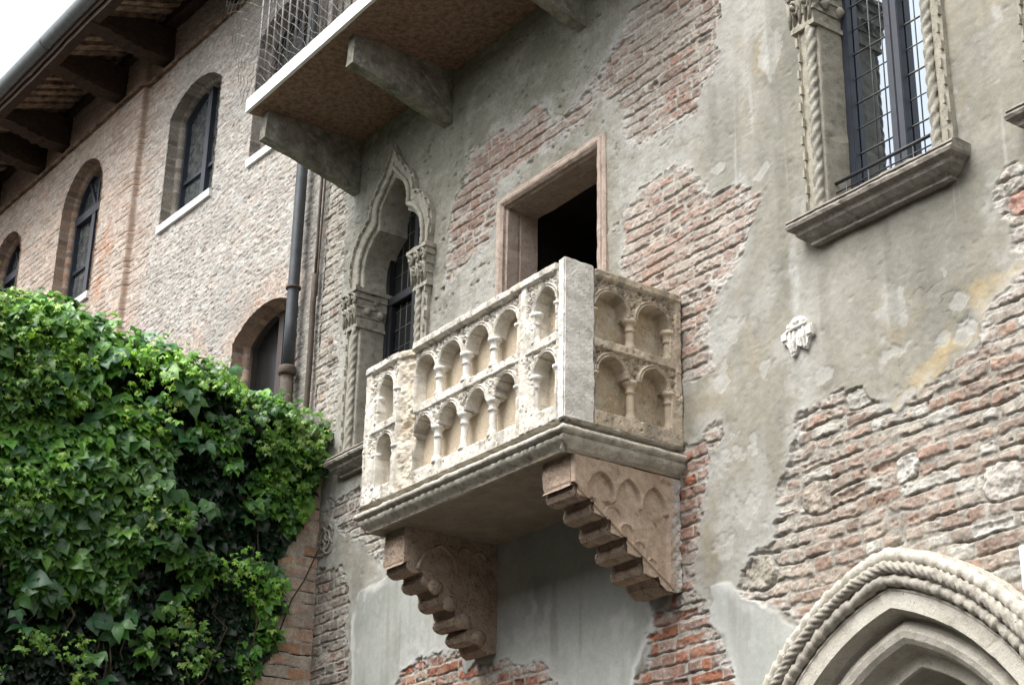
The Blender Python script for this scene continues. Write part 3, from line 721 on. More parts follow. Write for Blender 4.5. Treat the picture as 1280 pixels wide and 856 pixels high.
# --- pointed portal with rope mouldings
mb = MB(); base = 1.215
path = resample([(portal_path(base)[0][0], 0.0)] + portal_path(base, 60) + [(portal_path(base)[-1][0], 0.0)], .03)
path = path[::1]
sweep(mb, path, [(-.235, .75), (-.235, .155), (-.228, .145), (-.17, .135), (-.158, .125), (-.155, .09), (-.150, .075), (-.138, .050), (-.115, .030), (-.085, .022), (-.058, .030), (-.040, .048), (-.034, .066), (-.026, .07), (-.018, .06), (-.014, .03), (-.006, .022), (-.002, .0), (0, -.03), (.006, -.045), (.085, -.045), (.09, -.05), (.098, -.05), (.10, -.03), (.29, -.02), (.29, .04)])
po = mb.build('stone_portal', M['portal'], palazzo, rough=.004, rs=14)
def ring_at(off, y, r, rope, name, amp=.0, n=14):
    p = np.array(path); T = np.gradient(p, axis=0); T /= np.linalg.norm(T, axis=1)[:, None]
    N = np.stack([-T[:, 1], T[:, 0]], 1); q = p + N * off
    q = resample(q, .012)
    pts = [(a[0], y, a[1]) for a in q if a[1] > 1.2]
    if rope: m = MB().tube(pts, r, n, rope=rope, strands=2.5, deep=.36)
    else:
        s_ = np.arange(len(pts)) * .012
        rr = [r * (1 + amp * ((x / .085 + .13 * math.sin(x * 5)) % 1.0 - .5) + .05 * math.sin(x * 37) * math.sin(x * 9.1)) for x in s_]
        m = MB().tube(pts, rr, n)
    return m.build(name, M['portalrope'] if name != 'outer_roll' else M['portal'], po, rough=.006, rs=34, smooth=True)
ring_at(.135, -.055, .030, None, 'inner_roll', .34)
ring_at(.193, -.070, .032, .042, 'rope_moulding', 0, 30)
ring_at(.248, -.046, .035, None, 'outer_roll', .26)
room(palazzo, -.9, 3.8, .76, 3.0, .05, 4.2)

# ------------------------------------------------------------------ THE STONE BALCONY
balc = thing('stone_balcony', 'carved pale limestone balcony with blind arcades on two stepped corbels, below the doorway', 'balcony', (-1.07, 0, 4.69))
XL, XR, YF, ZB, ZT = -2.14, -.026, -.84, 4.70, 5.64

def arcade(U, V, arches, H, C, cn, seed, fieldx):
    """arches (centre, springing, half width, rise, floor, lower edge of own arcade, top of spandrel)"""
    dmin = np.full(U.shape, 9.)
    for (c, zs, hw, rise, zf, zt) in arches:
        Rr = (hw * hw + rise * rise) / (2 * hw); e = Rr - hw
        dd = np.maximum(np.hypot(U - (c + e), V - zs), np.hypot(U - (c - e), V - zs)) - Rr
        dj = np.abs(U - c) - hw
        d = np.where(V > zs, dd, dj); d = np.maximum(d, zf - V)
        dmin = np.minimum(dmin, d)
    return dmin
def panel(us, vv, rows, jamb, seed, beige, damage=None, top_strip=True):
    U, V = np.meshgrid(us, vv, indexing='ij')
    H = np.zeros(U.shape)
    s0 = np.array((.67, .63, .55)) if not beige else np.array((.53, .445, .335))
    C = np.empty(U.shape + (3,)); C[:] = s0
    C = mixc(C, s0 * .74, ss(-.1, .9, fbm(U * 5, V * 5, 5, seed)))
    C = mixc(C, (.76, .73, .67) if not beige else (.60, .53, .43), .7 * ss(.1, .8, fbm(U * 11, V * 9, 4, seed + 1)))
    C = mixc(C, (.24, .215, .17), .5 * ss(.5, .9, fbm(U * 17, V * 14, 5, seed + 2)))
    C = mixc(C, (.22, .20, .165), .6 * ss(.25, .8, fbm(U * 16, V * 1.6, 4, seed + 4)))
    C = mixc(C, (.34, .31, .26), .5 * ss(.15, .7, fbm(U * 6, V * 8, 5, seed + 13)))
    C = mixc(C, (.20, .18, .15), .65 * ss(.55, .85, fbm(U * 60, V * 50, 3, seed + 3)))
    for (arches, f0, zs, ztop) in rows:
        d = arcade(U, V, arches, H, C, None, seed, None)
        inrow = (V > f0 - .004) & (V < ztop)
        x0 = min(a[0] - a[2] for a in arches); x1 = max(a[0] + a[2] for a in arches)
        under = (V <= zs) & (V > f0) & (U > x0) & (U < x1)
        d = np.where(under, np.minimum(d, np.maximum(np.maximum(f0 - V, V - zs), np.maximum(x0 - U, U - x1))), d)
        field = inrow & (U > jamb[0]) & (U < jamb[1]) & (V > zs - .01)
        # spandrel: sunk and carved with leaves, drilled holes
        sp = field & (d > .030)
        crv = fbm(U * 34, V * 34, 2, seed + 5); drill = ss(.35, .6, fbm(U * 48, V * 48, 2, seed + 6))
        H = np.where(sp, -.026 + .018 * np.abs(np.sin(crv * 5)) - .022 * drill, H)
        # archivolt: two rolls and a groove
        av = field & (d >= 0) & (d <= .030)
        H = np.where(av, -.014 + .017 * np.abs(np.sin(math.pi * d / .015)), H)
        # niche back
        nb = ss(.003, -.003, d) * inrow
        back = -.098 + .006 * fbm(U * 12, V * 12, 4, seed + 7)
        H = H * (1 - nb) + back * nb
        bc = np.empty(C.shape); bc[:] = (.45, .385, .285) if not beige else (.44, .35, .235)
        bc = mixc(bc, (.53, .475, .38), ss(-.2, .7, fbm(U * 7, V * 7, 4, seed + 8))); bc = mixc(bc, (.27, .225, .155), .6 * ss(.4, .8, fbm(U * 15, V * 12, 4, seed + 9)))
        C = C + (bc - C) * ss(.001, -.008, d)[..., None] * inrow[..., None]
    # the plain border catches weather: rounded chips
    H = H + .005 * fbm(U * 16, V * 16, 5, seed + 11) - .012 * np.clip(fbm(U * 40, V * 40, 3, seed + 12) - .6, 0, 1) * 2
    if damage:
        x0, x1 = damage
        dm = np.minimum(ss(x0 - .03, x0 + .03, U + .03 * fbm(U * 8, V * 8, 3, seed + 20)), ss(x1 + .03, x1 - .03, U + .028 * fbm(U * 6, V * 6, 3, seed + 21)))
        rk = -.010 - .075 * np.clip((U - x0) / (x1 - x0), 0, 1.1) + .034 * fbm(U * 8, V * 6, 4, seed + 22) + .010 * np.abs(fbm(U * 26, V * 26, 3, seed + 23))
        H = H * (1 - dm) + rk * dm
        rc = np.empty(C.shape); rc[:] = (.60, .54, .44); rc = mixc(rc, (.40, .33, .24), ss(0, .8, fbm(U * 12, V * 12, 4, seed + 24)))
        C = C + (rc - C) * dm[..., None]
    return U, V, H, C
# front panel, x along
st = .0042
us = np.arange(XL, -.088, st); vv = np.arange(ZB + .014, ZT, st)
FA = lambda cs, hw: [
    ([(c, 5.405, hw, .120, 5.228, 0) for c in cs], 5.228, 5.405, 5.585),
    ([(c, 5.030, hw, .102, 4.805, 0) for c in cs], 4.805, 5.030, 5.172)]
U, V, H1, C1 = panel(us, vv, FA([-1.46, -1.178, -.889, -.60], .112), (-1.60, -.475), 200, False, (-1.735, -1.60))
_, _, H2, C2 = panel(us, vv, FA([-1.885], .088), (-2.075, -1.76), 230, False)
_, _, H3, C3 = panel(us, vv, FA([-.205], .095), (-.385, -.10), 260, False)
mm2 = (U < -1.745); mm3 = (U > -.435)
H1 = np.where(mm2, H2, np.where(mm3, H3, H1 - .012 * (V < 5.588))); C1 = np.where(mm2[..., None], C2, np.where(mm3[..., None], C3, C1))
# the border between the centre arcade and the corner pier is a pinkish flat strip
C1 = mixc(C1, (.52, .43, .33), .6 * ((U > -.475) & (U < -.435)))
H1 = H1 + .012 * ss(5.590, 5.596, V)
relief('front_panel', us, vv, H1, C1, lambda u, v, h: np.stack([u, YF - h, v], 1), M['carved'], balc, skirt=.13)
# side panel, y along
us = np.arange(-.630, -.0, st)
U, V, H1, C1 = panel(us, vv, [
    ([(c, 5.400, .114, .122, 5.228, 0) for c in (-.507, -.205)], 5.228, 5.400, 5.585),
    ([(c, 5.030, .116, .104, 4.808, 0) for c in (-.507, -.205)], 4.808, 5.030, 5.172)], (-.625, -.047), 300, True)
H1 = H1 + .010 * ss(5.590, 5.596, V)
relief('side_panel', us, vv, H1, C1, lambda u, v, h: np.stack([XR + h, u, v], 1), M['carved'], balc, skirt=.13)
# corner post
MB().box(-.0885, XR, YF - .0, -.6305, ZB + .01, ZT + .012).build('corner_post', M['white'], balc, dense=.018, rough=.006, rs=18, bevel=.008)
# parapet body behind the panels, floor
mb = MB()
mb.box(XL + .002, -.09, YF + .1, YF + .17, ZB, ZT - .004); mb.box(XR - .17, XR - .1, YF + .17, .0, ZB, ZT - .004); mb.box(XL + .002, XL + .1, YF + .17, 0, ZB, ZT - .006)
mb.box(XL + .002, XL + .1, YF + .02, YF + .1, ZB, ZT - .006)
mb.build('parapet_core', M['beige'], balc)
# cornice slab
def rect_path():
    p = []
    for y in np.linspace(.03, YF, 44)[:-1]: p.append((XL, y, -1, 0))
    p.append((XL, YF, -1, -1))
    for x in np.linspace(XL, XR, 150)[1:-1]: p.append((x, YF, 0, -1))
    p.append((XR, YF, 1, -1))
    for y in np.linspace(YF, .03, 60)[1:]: p.append((XR, y, 1, 0))
    return p
prof = [(-.12, 4.716), (-.003, 4.716), (-.004, 4.713), (-.06, 4.712), (-.06, 4.668), (.008, 4.668), (.022, 4.664), (.029, 4.650), (.025, 4.637), (.008, 4.629), (-.008, 4.627), (.002, 4.619), (.004, 4.608), (-.012, 4.590), (-.036, 4.574), (-.047, 4.560), (-.049, 4.548), (-.062, 4.546)]
rows = []; s_ = 0; last = None
for (x, y, nx, ny) in rect_path():
    if last: s_ += math.dist((x, y), last)
    last = (x, y); row = []
    for j, (o, z) in enumerate(prof):
        k = 0
        if 11 <= j <= 15 and ny == -1 and nx == 0:
            u_ = (s_ / .072 + (4.64 - z) * 3.0) % 1.0
            k = .014 * (abs(math.sin(math.pi * u_)) ** .6 - .6)
        row.append((x + nx * (o + k), y + ny * (o + k), z))
    rows.append(row)
MB().grid(rows).build('cornice', M['cornice'], balc, rough=.004, rs=22, smooth=True)
MB().box(XL + .04, XR - .04, YF + .045, -.001, 4.5475, 4.70).build('floor_slab', M['soffit'], balc, dense=.08, rough=.003, rs=10)
# colonnettes
def colonnette(x, y, z0, z1, wid=1., beige=False, worn=0):
    h = z1 - z0; cap = .058; r = .023 * wid
    p = [(.034 * wid, z0 - .003), (.036 * wid, z0 + .010), (.030 * wid, z0 + .020), (.030 * wid, z0 + .028), (r * 1.02, z0 + .036), (r, z0 + .05), (r, z0 + h * .5), (r, z1 - cap - .014), (.029 * wid, z1 - cap - .012), (.029 * wid, z1 - cap - .002), (r * 1.02, z1 - cap + .002), (.027 * wid, z1 - .036), (.033 * wid, z1 - .024), (.041 * wid, z1 - .018), (.043 * wid, z1 - .010), (.040 * wid, z1 + .004)]
    m = MB().lathe(p, x, y, 18)
    return m.build('colonnette', M['beige'] if beige else M['white'], balc, dense=.03, rough=.0035 + worn, rs=38, smooth=True)
for x in (-.745, -1.034, -1.320):
    colonnette(x, YF + .040, 5.226, 5.405); colonnette(x, YF + .040, 4.803, 5.03, 1, False, .002)
for x in (-2.005, -.318): colonnette(x, YF + .03, 5.226, 5.405, .95); colonnette(x, YF + .03, 4.803, 5.03, .95)
for y in (-.357, -.082):
    colonnette(XR - .036, y, 5.226, 5.40, 1, True); colonnette(XR - .036, y, 4.806, 5.03, 1, True)
# little springing brackets where the arcades meet their jambs
def impost(x, y, z, s, mat):
    MB().lathe([(.008, z - .055), (.016, z - .04), (.020, z - .03), (.022, z - .018), (.034 * s, z - .012), (.034 * s, z + .002)], x, y, 12).build('impost', mat, balc, dense=.03, rough=.004, rs=35, smooth=True)
for z in (5.405, 5.03):
    impost(-.488, YF + .035, z, 1, M['white']); impost(-1.765, YF + .02, z, 1, M['white']); impost(-.107, YF + .02, z, .9, M['white'])
    impost(XR - .03, -.622, z - .003, 1, M['beige'])
# corbels
def corbel(x0, x1, yf, zt, zb_front, steps, bottom, arcs, broken=False):
    pr = [(.0, zt), (yf, zt), (yf, zb_front)]
    pr += [(yf + .004, zb_front - .012), (yf - .006, zb_front - .03)]
    for k, (y, z) in enumerate(steps):
        hgt = .062
        pr += [(y + .012, z + .012), (y, z - .004), (y - .002, z - .024), (y + .010, z - .046), (y + .035, z - .058), (y + .075, z - .060), (y + .100, z - .050)]
        if k < len(steps) - 1: pr += [(y + .112, z - .040), (y + .125, z - .062)] if False else [(y + .118, z - .046)]
    pr += bottom
    m = MB(); m.prism(pr, lambda p, e: ((x0, x1)[e], p[0], p[1]))
    cb = m.build('corbel', M['corbel'], balc, dense=.03, rough=.006, rs=22, bevel=0)
    return cb
R_steps = [(-.715, 4.372), (-.605, 4.290), (-.490, 4.200), (-.380, 4.110), (-.272, 4.018)]
cR = corbel(-.345, -.104, -.735, 4.5465, 4.40, R_steps, [(-.15, 3.93), (-.10, 3.895), (-.04, 3.90), (.0, 3.925)], None)
L_steps = [(-.675, 4.330), (-.565, 4.255), (-.445, 4.155), (-.325, 4.045), (-.235, 3.965)]
cL = corbel(-2.05, -1.815, -.70, 4.5465, 4.345, L_steps, [(-.12, 3.875), (-.07, 3.85), (0, 3.87)], None)
cR['label'] = 'pinkish corbel with incised pointed arches'
# stepped-back panel of pointed arches on the right corbel's side
def corbel_face():
    us = np.arange(-.734, .0, .004); vv = np.arange(3.90, 4.546, .004)
    U, V = np.meshgrid(us, vv, indexing='ij')
    line = 4.355 - (U + .70) * (4.355 - 3.925) / .63                  # the diagonal astragal
    low = np.zeros(U.shape)
    for (ya, yb, zs_, zp_) in ((-.645, -.455, 4.36, 4.478), (-.450, -.272, 4.35, 4.475), (-.268, -.095, 4.34, 4.462)):
        hw = (yb - ya) / 2 - .006; c = (ya + yb) / 2; ri = zp_ - zs_; Rr = (hw * hw + ri * ri) / (2 * hw); e = Rr - hw
        d = np.maximum(np.hypot(U - c - e, V - zs_), np.hypot(U - c + e, V - zs_)) - Rr
        d = np.where(V > zs_, d, np.abs(U - c) - hw)
        low = np.maximum(low, ss(.003, -.003, d) * (V > zs_ - .035))
    low = np.maximum(low, ss(4.327, 4.321, V + .004 * np.sin(U * 60)) * (U < -.08))
    low = low * ss(.0, .008, V - line) * (U < -.075)
    H = .032 - .028 * low + .0025 * fbm(U * 22, V * 22, 4, 700)
    d2 = np.abs(V - line) * .82
    H = np.where((d2 < .012) & (U < -.06), .012 + .028 * np.sqrt(np.clip(1 - (d2 / .012) ** 2, 0, 1)), H)
    for k in range(4):
        ya = -.52 + k * .098; za = 4.247 - k * .070; s_ = 1 - .14 * k
        for (cx_, r_) in ((ya + .065 * s_, .062 * s_),):
            dd = np.abs(np.hypot((U - cx_), (V - za + .012) * .85) - r_)
            H = H + .012 * ss(.007, .002, dd) * (V > line + .012) * (U < -.1) - .006 * ss(.004, .0, np.abs(U - cx_)) * (V > line + .012) * (V < za + .03)
    edge = np.minimum.reduce([U + .734, 4.546 - V])
    H = H * ss(-.001, .006, edge) + .0005
    C = np.empty(U.shape + (3,)); C[:] = (.45, .345, .26)
    C = mixc(C, (.37, .275, .205), ss(-.2, .8, fbm(U * 6, V * 6, 5, 701))); C = mixc(C, (.54, .44, .35), .7 * ss(.2, .8, fbm(U * 9, V * 13, 5, 702)))
    C = mixc(C, (.52, .50, .46), ss(.10, .0, -U + .04 * fbm(U * 20, V * 20, 3, 703)))
    H = H + .008 * ss(.10, .0, -U) * fbm(U * 40, V * 40, 3, 704)
    C = mixc(C, (.22, .15, .10), .6 * ss(.5, .9, fbm(U * 14, V * 14, 4, 705)))
    hole = [(-.9, 4.7), (-.9, 3.7), (.1, 3.7)] + [(.02, 3.925), (-.04, 3.902), (-.10, 3.897), (-.15, 3.932)]
    for (y, z) in reversed(R_steps): hole += [(y + .110, z - .046), (y + .075, z - .058), (y + .004, z - .046), (y + .002, z)]
    hole += [(-.7345, 4.40), (-.7345, 4.7)]
    relief('arch_panel', us, vv, H, C, lambda u, v, h: np.stack([-.1035 + h, u, v], 1), M['carved'], balc, [hole])
corbel_face()
# left corbel: carved lobes and leaf on its side
m = MB(); xs = -1.815
m.tube([(xs + .004, y, z) for y, z in arcpts((-.60, 4.30), (-.44, 4.47), .03, 8) + arcpts((-.44, 4.47), (-.32, 4.27), .05, 8)[1:]], .013, 8)
for a, b in (((-.30, 4.44), (-.22, 4.47)), ((-.20, 4.45), (-.10, 4.44))): m.tube([(xs + .002, *q) for q in arcpts(a, b, .03, 6)], .009, 7)
m.tube([(xs + .002, y, z) for y, z in resample([(-.37, 4.18), (-.03, 4.12)], .05)], .008, 7)
for k in range(4): m.blob((xs, -.47 + .11 * k, 4.21 - .09 * k), .018, .055, .05, 9, 7, k)
m.build('leaf_relief', M['corbel'], cL, rough=.004, rs=40, smooth=True)

# ------------------------------------------------------------------ UPPER BALCONY
ub = thing('upper_balcony', 'overhanging upper balcony with white slab edge, rusty brown underside and stone brackets', 'balcony', (-2.4, 0, 8.38))
sx0, sx1 = -4.04, .2
MB().box(sx0 + .012, sx1, -.955, -.001, 8.382, 8.49).build('slab', M['rustsoffit'], ub, dense=.06, rough=.004, rs=16)
MB().box(sx0, sx1, -.985, -.956, 8.385, 8.50).build('slab_edge', M['fascia'], ub, dense=.08, rough=.003, rs=9)
MB().box(sx0, sx0 + .0115, -.956, -.001, 8.384, 8.498).build('slab_edge', M['fascia'], ub)
MB().box(sx0, sx1, -.98, -.93, 8.5005, 8.512).build('kerb_rail', M['iron'], ub)
for x in (-3.892, -2.539, -.92):
    m = MB(); m.prism([(0, 8.381), (-.86, 8.381), (-.872, 8.142), (-.6, 8.085), (0, 7.93)], lambda p, e: (x - .095 + .095 * e, p[0], p[1]))
    br = m.build('bracket', M['concrete'], ub, dense=.04, rough=.0045, rs=22)
bar0 = None
for k, x in enumerate(np.arange(-3.965, sx1, .124)):
    if bar0 is None:
        bar0 = MB().tube([(0, 0, 0), (0, 0, 1.0)], .0085, 8).build('railing_bar', M['bars'], ub, smooth=True); o = bar0
    else:
        o = bar0.copy(); COL.objects.link(o)
    o.location = (float(x), -.945, 8.512)
MB().tube([(sx0 + .04, -.945, 9.515), (sx1, -.945, 9.515)], .016, 8).build('handrail', M['bars'], ub, smooth=True)
m = MB()
for k in range(11): m.box(-3.79 + k * .124 + .004, -3.79 + (k + 1) * .124 - .004, -.92, -.80, 8.50, 8.535)
m.build('tile_edging', M['terracotta'], ub, rough=.002)
# pigeon net hung in front of the rail
m = MB(); rr = random.Random(5)
def netp(i, j):
    x = -4.14 + .045 * i; z = 8.50 + .042 * j
    fl = .10 * max(0, (z - 8.5)) ** 1.2
    xx = x - .33 * max(0, (z - 8.52)) * max(0, 1 - i / 13.) ** 1.5
    yy = -.985 - fl * .5 - .03 * math.sin(i * .5) * min(1, (z - 8.5) * 3) + .012 * math.sin(i * 1.7 + j * 1.3)
    return (xx + .008 * math.sin(j * 1.9 + i), yy, z + .008 * math.sin(i * 2.3 + j))
NI, NJ = 48, 27
for i in range(NI):
    for j in range(NJ):
        if (i + j) % 2: continue
        for di in (-1, 1):
            if 0 <= i + di <= NI:
                m.tube([netp(i, j), netp(i + di, j + 1)], .0024, 3, cap=False)
                if j > 0: m.tube([netp(i, j), netp(i + di, j - 1)], .0024, 3, cap=False)
nt = m.build('bird_net', M['net'], None, fix=False)
setp(nt, 'sagging grey bird net of fine diamond mesh over the railing of the upper balcony', 'net')

# ------------------------------------------------------------------ THE BRICK HOUSE ON THE LEFT
TH = R(2.52651287)
LT = np.array((math.cos(TH), math.sin(TH), 0)); LN = np.array((math.sin(TH), -math.cos(TH), 0)); L0 = np.array((-4.45, 0, 0))
def lp(s, z, o=0.):
    return tuple(L0 + LT * s + LN * o + np.array((0, 0, z)))
house = thing('brick_house', 'old brick house with arched windows, faded pink and grey rough walls and timber eaves', 'building', (-8.7, -.2, 0))
def win_outline(s0, s1, zb, zs, zp, n=18):
    c = (s0 + s1) / 2; hw = (s1 - s0) / 2; rise = zp - zs; Rr = (hw * hw + rise * rise) / (2 * rise); cz = zp - Rr
    a = math.asin(min(1, hw / Rr)); a = a if zs >= cz - 1e-6 else math.pi - a
    arc = [(c + Rr * math.sin(t), cz + Rr * math.cos(t)) for t in np.linspace(-a, a, n)]
    return [(s0, zb)] + arc + [(s1, zb)]
HW = [  # s0, s1, sill, springing, peak, kind
    (-3.215, -2.145, 9.06, 10.30, 10.515, 'plain'),
    (-5.69, -4.655, 8.85, 10.08, 10.61, 'fan'),
    (-7.75, -6.86, 8.85, 10.08, 10.53, 'fan'),
    (-1.425, -.42, 9.06, 10.30, 10.515, 'plain'),
    (-1.42, -.32, 6.22, 7.24, 7.452, 'brown'),
    (-2.85, -2.13, 6.3, 7.16, 7.42, 'brown'),
]
def house_wall():
    st = .0105
    us = np.concatenate([np.linspace(-16, -8.65, 40), np.arange(-8.6, -.0, st), [.02, .05]])
    vv = np.concatenate([np.linspace(0, 5.9, 20), np.arange(5.95, 11.7, .0085), [12.0, 12.6]])
    U, V = np.meshgrid(us, vv, indexing='ij')
    r1, r2, r3, bd, jt = bricks(U, V, .068, .23, .013, 400, .010, .005)
    pil = -3.85 + .02 * fbm(V * .5, V * 0, 2, 410)
    left = ss(.03, -.03, U - pil)
    pink = palette(r1, [(.44, .32, .25), (.46, .345, .275), (.41, .305, .24), (.47, .375, .31), (.43, .335, .27), (.40, .29, .23), (.48, .395, .33), (.39, .295, .235)]) * (.88 + .24 * r2)[..., None]
    red = palette(r2, [(.46, .22, .12), (.50, .27, .16), (.42, .22, .14)])
    rm = ss(.62, .8, fbm(U * 1.6 + 3, V * 2.0, 4, 401)); pink = pink + (red - pink) * (.8 * rm)[..., None]
    a = fbm(U * 1.1, V * 1.1, 4, 402); b = fbm(U * 4, V * 5, 4, 403); c = fbm(U * 13, V * 30, 4, 404); st_ = fbm(U * 6, V * 26, 4, 408)
    grey = np.empty(pink.shape); grey[:] = (.385, .375, .345)
    grey = mixc(grey, (.36, .345, .315), .7 * ss(-.1, .8, b)); grey = mixc(grey, (.52, .51, .48), .8 * ss(.0, .7, .6 * c + .6 * st_)); grey = mixc(grey, (.53, .46, .40), .6 * ss(.1, .6, st_ - .3 * c))
    wash = np.clip(.02 + .3 * a + .25 * b + .9 * ss(-3.9, -2.9, U) * ss(6.7, 7.9, V + .25 * U + .9) + .15 * ss(-6, -3, U), 0, 1)
    # the brick shows again low down, near the lower windows
    wash = wash - .55 * ss(8.2, 7.3, V) * ss(-.2, -1.0, U) * ss(.2, .8, b + .5)
    # brick relieving arches over the lower windows
    for (s0, s1, zb, zs, zp, kd) in HW[4:]:
        d = sdpoly(U, V, win_outline(s0, s1, zb, zs, zp)); am = ss(.30, .27, d) * (V > zs - .08) * (d > 0)
        ang = np.arctan2(V - (zs - .5), U - (s0 + s1) / 2)
        vd = np.abs(((ang * 14) % 1) - .5)
        bd = np.where(am > .5, (.5 - vd) * .06 - .006, bd); r2 = np.where(am > .5, hsh(np.floor(ang * 14), ang * 0, 7), r2); wash = wash - .45 * am
    # darker, browner strip above the string course, and tinted piers
    wash = np.clip(wash, .06, .93)
    f = ss(-.002, .006, bd)
    mort = np.empty(pink.shape); mort[:] = (.45, .41, .355); mort = mort * (1 + .25 * c)[..., None]
    bc = mort + (pink - mort) * f[..., None]
    C = bc + (grey - bc) * (wash * (.75 + .25 * ss(-.4, .6, c)))[..., None]
    C = C * (1 + .13 * c + .08 * fbm(U * 40, V * 60, 2, 409))[..., None]
    C = mixc(C, (.30, .235, .185), .55 * ss(10.95, 11.05, V))
    C = mixc(C, (.58, .57, .54), .6 * ss(.35, .75, fbm(U * 15, V * 40, 4, 416)) * (.25 + .75 * ss(-4.2, -3.2, U)))
    C = mixc(C, (.17, .16, .145), .65 * ss(.42, .7, fbm(U * 20, V * 52, 4, 415)) * (.4 + .6 * ss(-4.2, -3.2, U)))
    C = mixc(C, (.30, .29, .265), .65 * ss(-.2, .6, fbm(U * 1.7, V * 2.4, 4, 417)) * ss(-4., -1.2, U))
    # return of the pier is raw brown brick
    ret = ss(.035, .0, np.abs(U - pil)); C = mixc(C, (.24, .155, .11), .75 * ret)
    # weather-stained pipe corner
    C = mixc(C, (.26, .25, .225), .6 * ss(-.55, -.2, U + .1 * b))
    slot = ss(.2, .85, jt) * (jt < 1.2) * ss(-.3, .4, fbm(U * 4, V * 11, 3, 411))
    fl = fbm(U * 16, V * 44, 4, 412); fl2 = fbm(U * 24, V * 60, 3, 413)
    H = -.022 * slot * (1 - .85 * wash) * (1 - f) + .004 * b + .003 * (r3 - .5) + .0035 * fl * (.5 + wash) + .006 * wash
    H = H - .020 * np.clip(fl2 - .42, 0, 1) * (.3 + wash) + .010 * np.clip(fl - .5, 0, 1)
    H = H + .062 * left
    holes = [win_outline(*w_[:5]) for w_ in HW]
    to3d = lambda u, v, h: L0[None] + LT[None] * u[:, None] + LN[None] * h[:, None] + np.stack([u * 0, u * 0, v], 1)
    relief('wall', us, vv, H, C, to3d, M['wall'], house, holes, snap=True)
house_wall()
REV = vcol('reveal brick', .92, 60., .5, 90.)
def house_window(s0, s1, zb, zs, zp, kind):
    o = .062 if s1 < -3.9 else 0.0
    out = win_outline(s0, s1, zb, zs, zp, 26)
    P = resample(out, .02); dep = np.array([o + .014, o - .03, o - .06, o - .09, o - .1001, o - .105, o - .15, o - .22])
    ins = np.array([0, 0, 0, 0, 0, .035, .035, .035])
    cx = (s0 + s1) / 2
    rows = []; cols = []
    L = 0
    for k, p in enumerate(P):
        if k: L += np.linalg.norm(P[k] - P[k - 1])
        row = []
        for d, i_ in zip(dep, ins):
            q = np.array(p); v = np.array((cx, min(p[1], zs))) - q; n = np.linalg.norm(v)
            q = q + v / max(n, 1e-6) * i_
            row.append(lp(q[0], q[1], d + .004 * random.uniform(-1, 1)))
            cc = np.array((.32, .225, .165)) if kind != 'plain' else np.array((.25, .225, .19))
            j = hsh(math.floor(L / .072), 3, 3 + (d < o - .1)); cc = cc * (.7 + .6 * j)
            if (L / .072) % 1 < .16: cc = np.array((.36, .33, .29))
            cols.append(cc)
        rows.append(row)
    V_ = np.array(rows).reshape(-1, 3); n, m_ = len(rows), len(dep); idx = np.arange(n * m_).reshape(n, m_)
    F = np.stack([idx[:-1, :-1], idx[:-1, 1:], idx[1:, 1:], idx[1:, :-1]], -1).reshape(-1, 4)
    fr = link('window', npmesh('window', V_, F, np.array(cols)), REV, house)
    dpt = o - .19
    # sash
    sm = {'plain': M['bluesash'], 'fan': M['bluesash'], 'brown': M['brownsash']}[kind]
    pin = [(cx + (p[0] - cx) * (1 - .07 / ((s1 - s0) / 2)), zb + .03 + (p[1] - zb) * (1 - .06 / (zp - zb))) for p in out]
    pou = [(cx + (p[0] - cx) * .985, p[1] - .005) for p in out]
    mb = MB()
    def bar(a, b, wd, dd=.035, e=0.):
        a = np.array(a); b = np.array(b); t = b - a; t /= np.linalg.norm(t); n_ = np.array((-t[1], t[0])) * wd / 2
        q = [a - n_, b - n_, b + n_, a + n_]
        mb.prism([tuple(x) for x in q], lambda p, s: lp(p[0], p[1], dpt - .012 + (dd + e) * s))
    A = resample(pou, .05); B = resample(pin, .05)
    for k in range(len(pou) - 1):
        q = [pou[k], pou[k + 1], pin[k + 1], pin[k]]
        mb.prism(q, lambda p, s: lp(p[0], p[1], dpt - .012 + .05 * s))
    bar((s0, zb + .035), (s1, zb + .035), .07, .045)
    bar((cx, zb), (cx, (zs + .02) if kind == 'fan' else zp - .01), .085, .052)
    for sg in (-1, 1):
        h2 = (s1 - s0) / 2
        e = cx + sg * h2 * .93
        zm = zb + (zs - zb) * (.42 if kind != 'fan' else .48)
        bar((cx, zm), (e, zm), .035, .03)
    if kind == 'fan':
        bar((s0 + .02, zs), (s1 - .02, zs), .10, .055, .002)
        for t in (-.55, .0, .55):
            bar((cx, zs), (cx + math.sin(t) * (zp - zs) * .93, zs + math.cos(t) * (zp - zs) * .93), .032, .03)
    mb.build('sash', sm, fr, bevel=0)
    mb = MB(); q = [(s0 - .04, zb - .02), (s1 + .04, zb - .02), (s1 + .04, zp + .04), (s0 - .04, zp + .04)]
    mb.prism(q, lambda p, s: lp(p[0], p[1], dpt - .03 + .018 * s)); mb.build('pane', M['greyglass'] if kind != 'brown' else M['dullglass'], fr)
    mb = MB(); q = [(s0 - .012, zb - .075), (s1 + .012, zb - .075), (s1 + .012, zb + .004), (s0 - .012, zb + .004)]
    mb.prism(q, lambda p, s: lp(p[0], p[1], o - .20 + .235 * s)); mb.build('sill', M['fascia'], fr, dense=.06, rough=.002, rs=10)
    return fr
for w_ in HW: house_window(*w_)
# string course
mb = MB(); rows = []
for s in np.linspace(-14, .0, 120):
    dz = .006 * math.sin(s * 1.3)
    rows.append([lp(s, 10.965 + dz, .06 * (s < -3.85)), lp(s, 10.955 + dz, .045 + .06 * (s < -3.85)), lp(s, 10.985 + dz, .05 + .06 * (s < -3.85)), lp(s, 11.0 + dz, .0 + .06 * (s < -3.85))])
mb.grid(rows).build('string_course', M['board'], house)
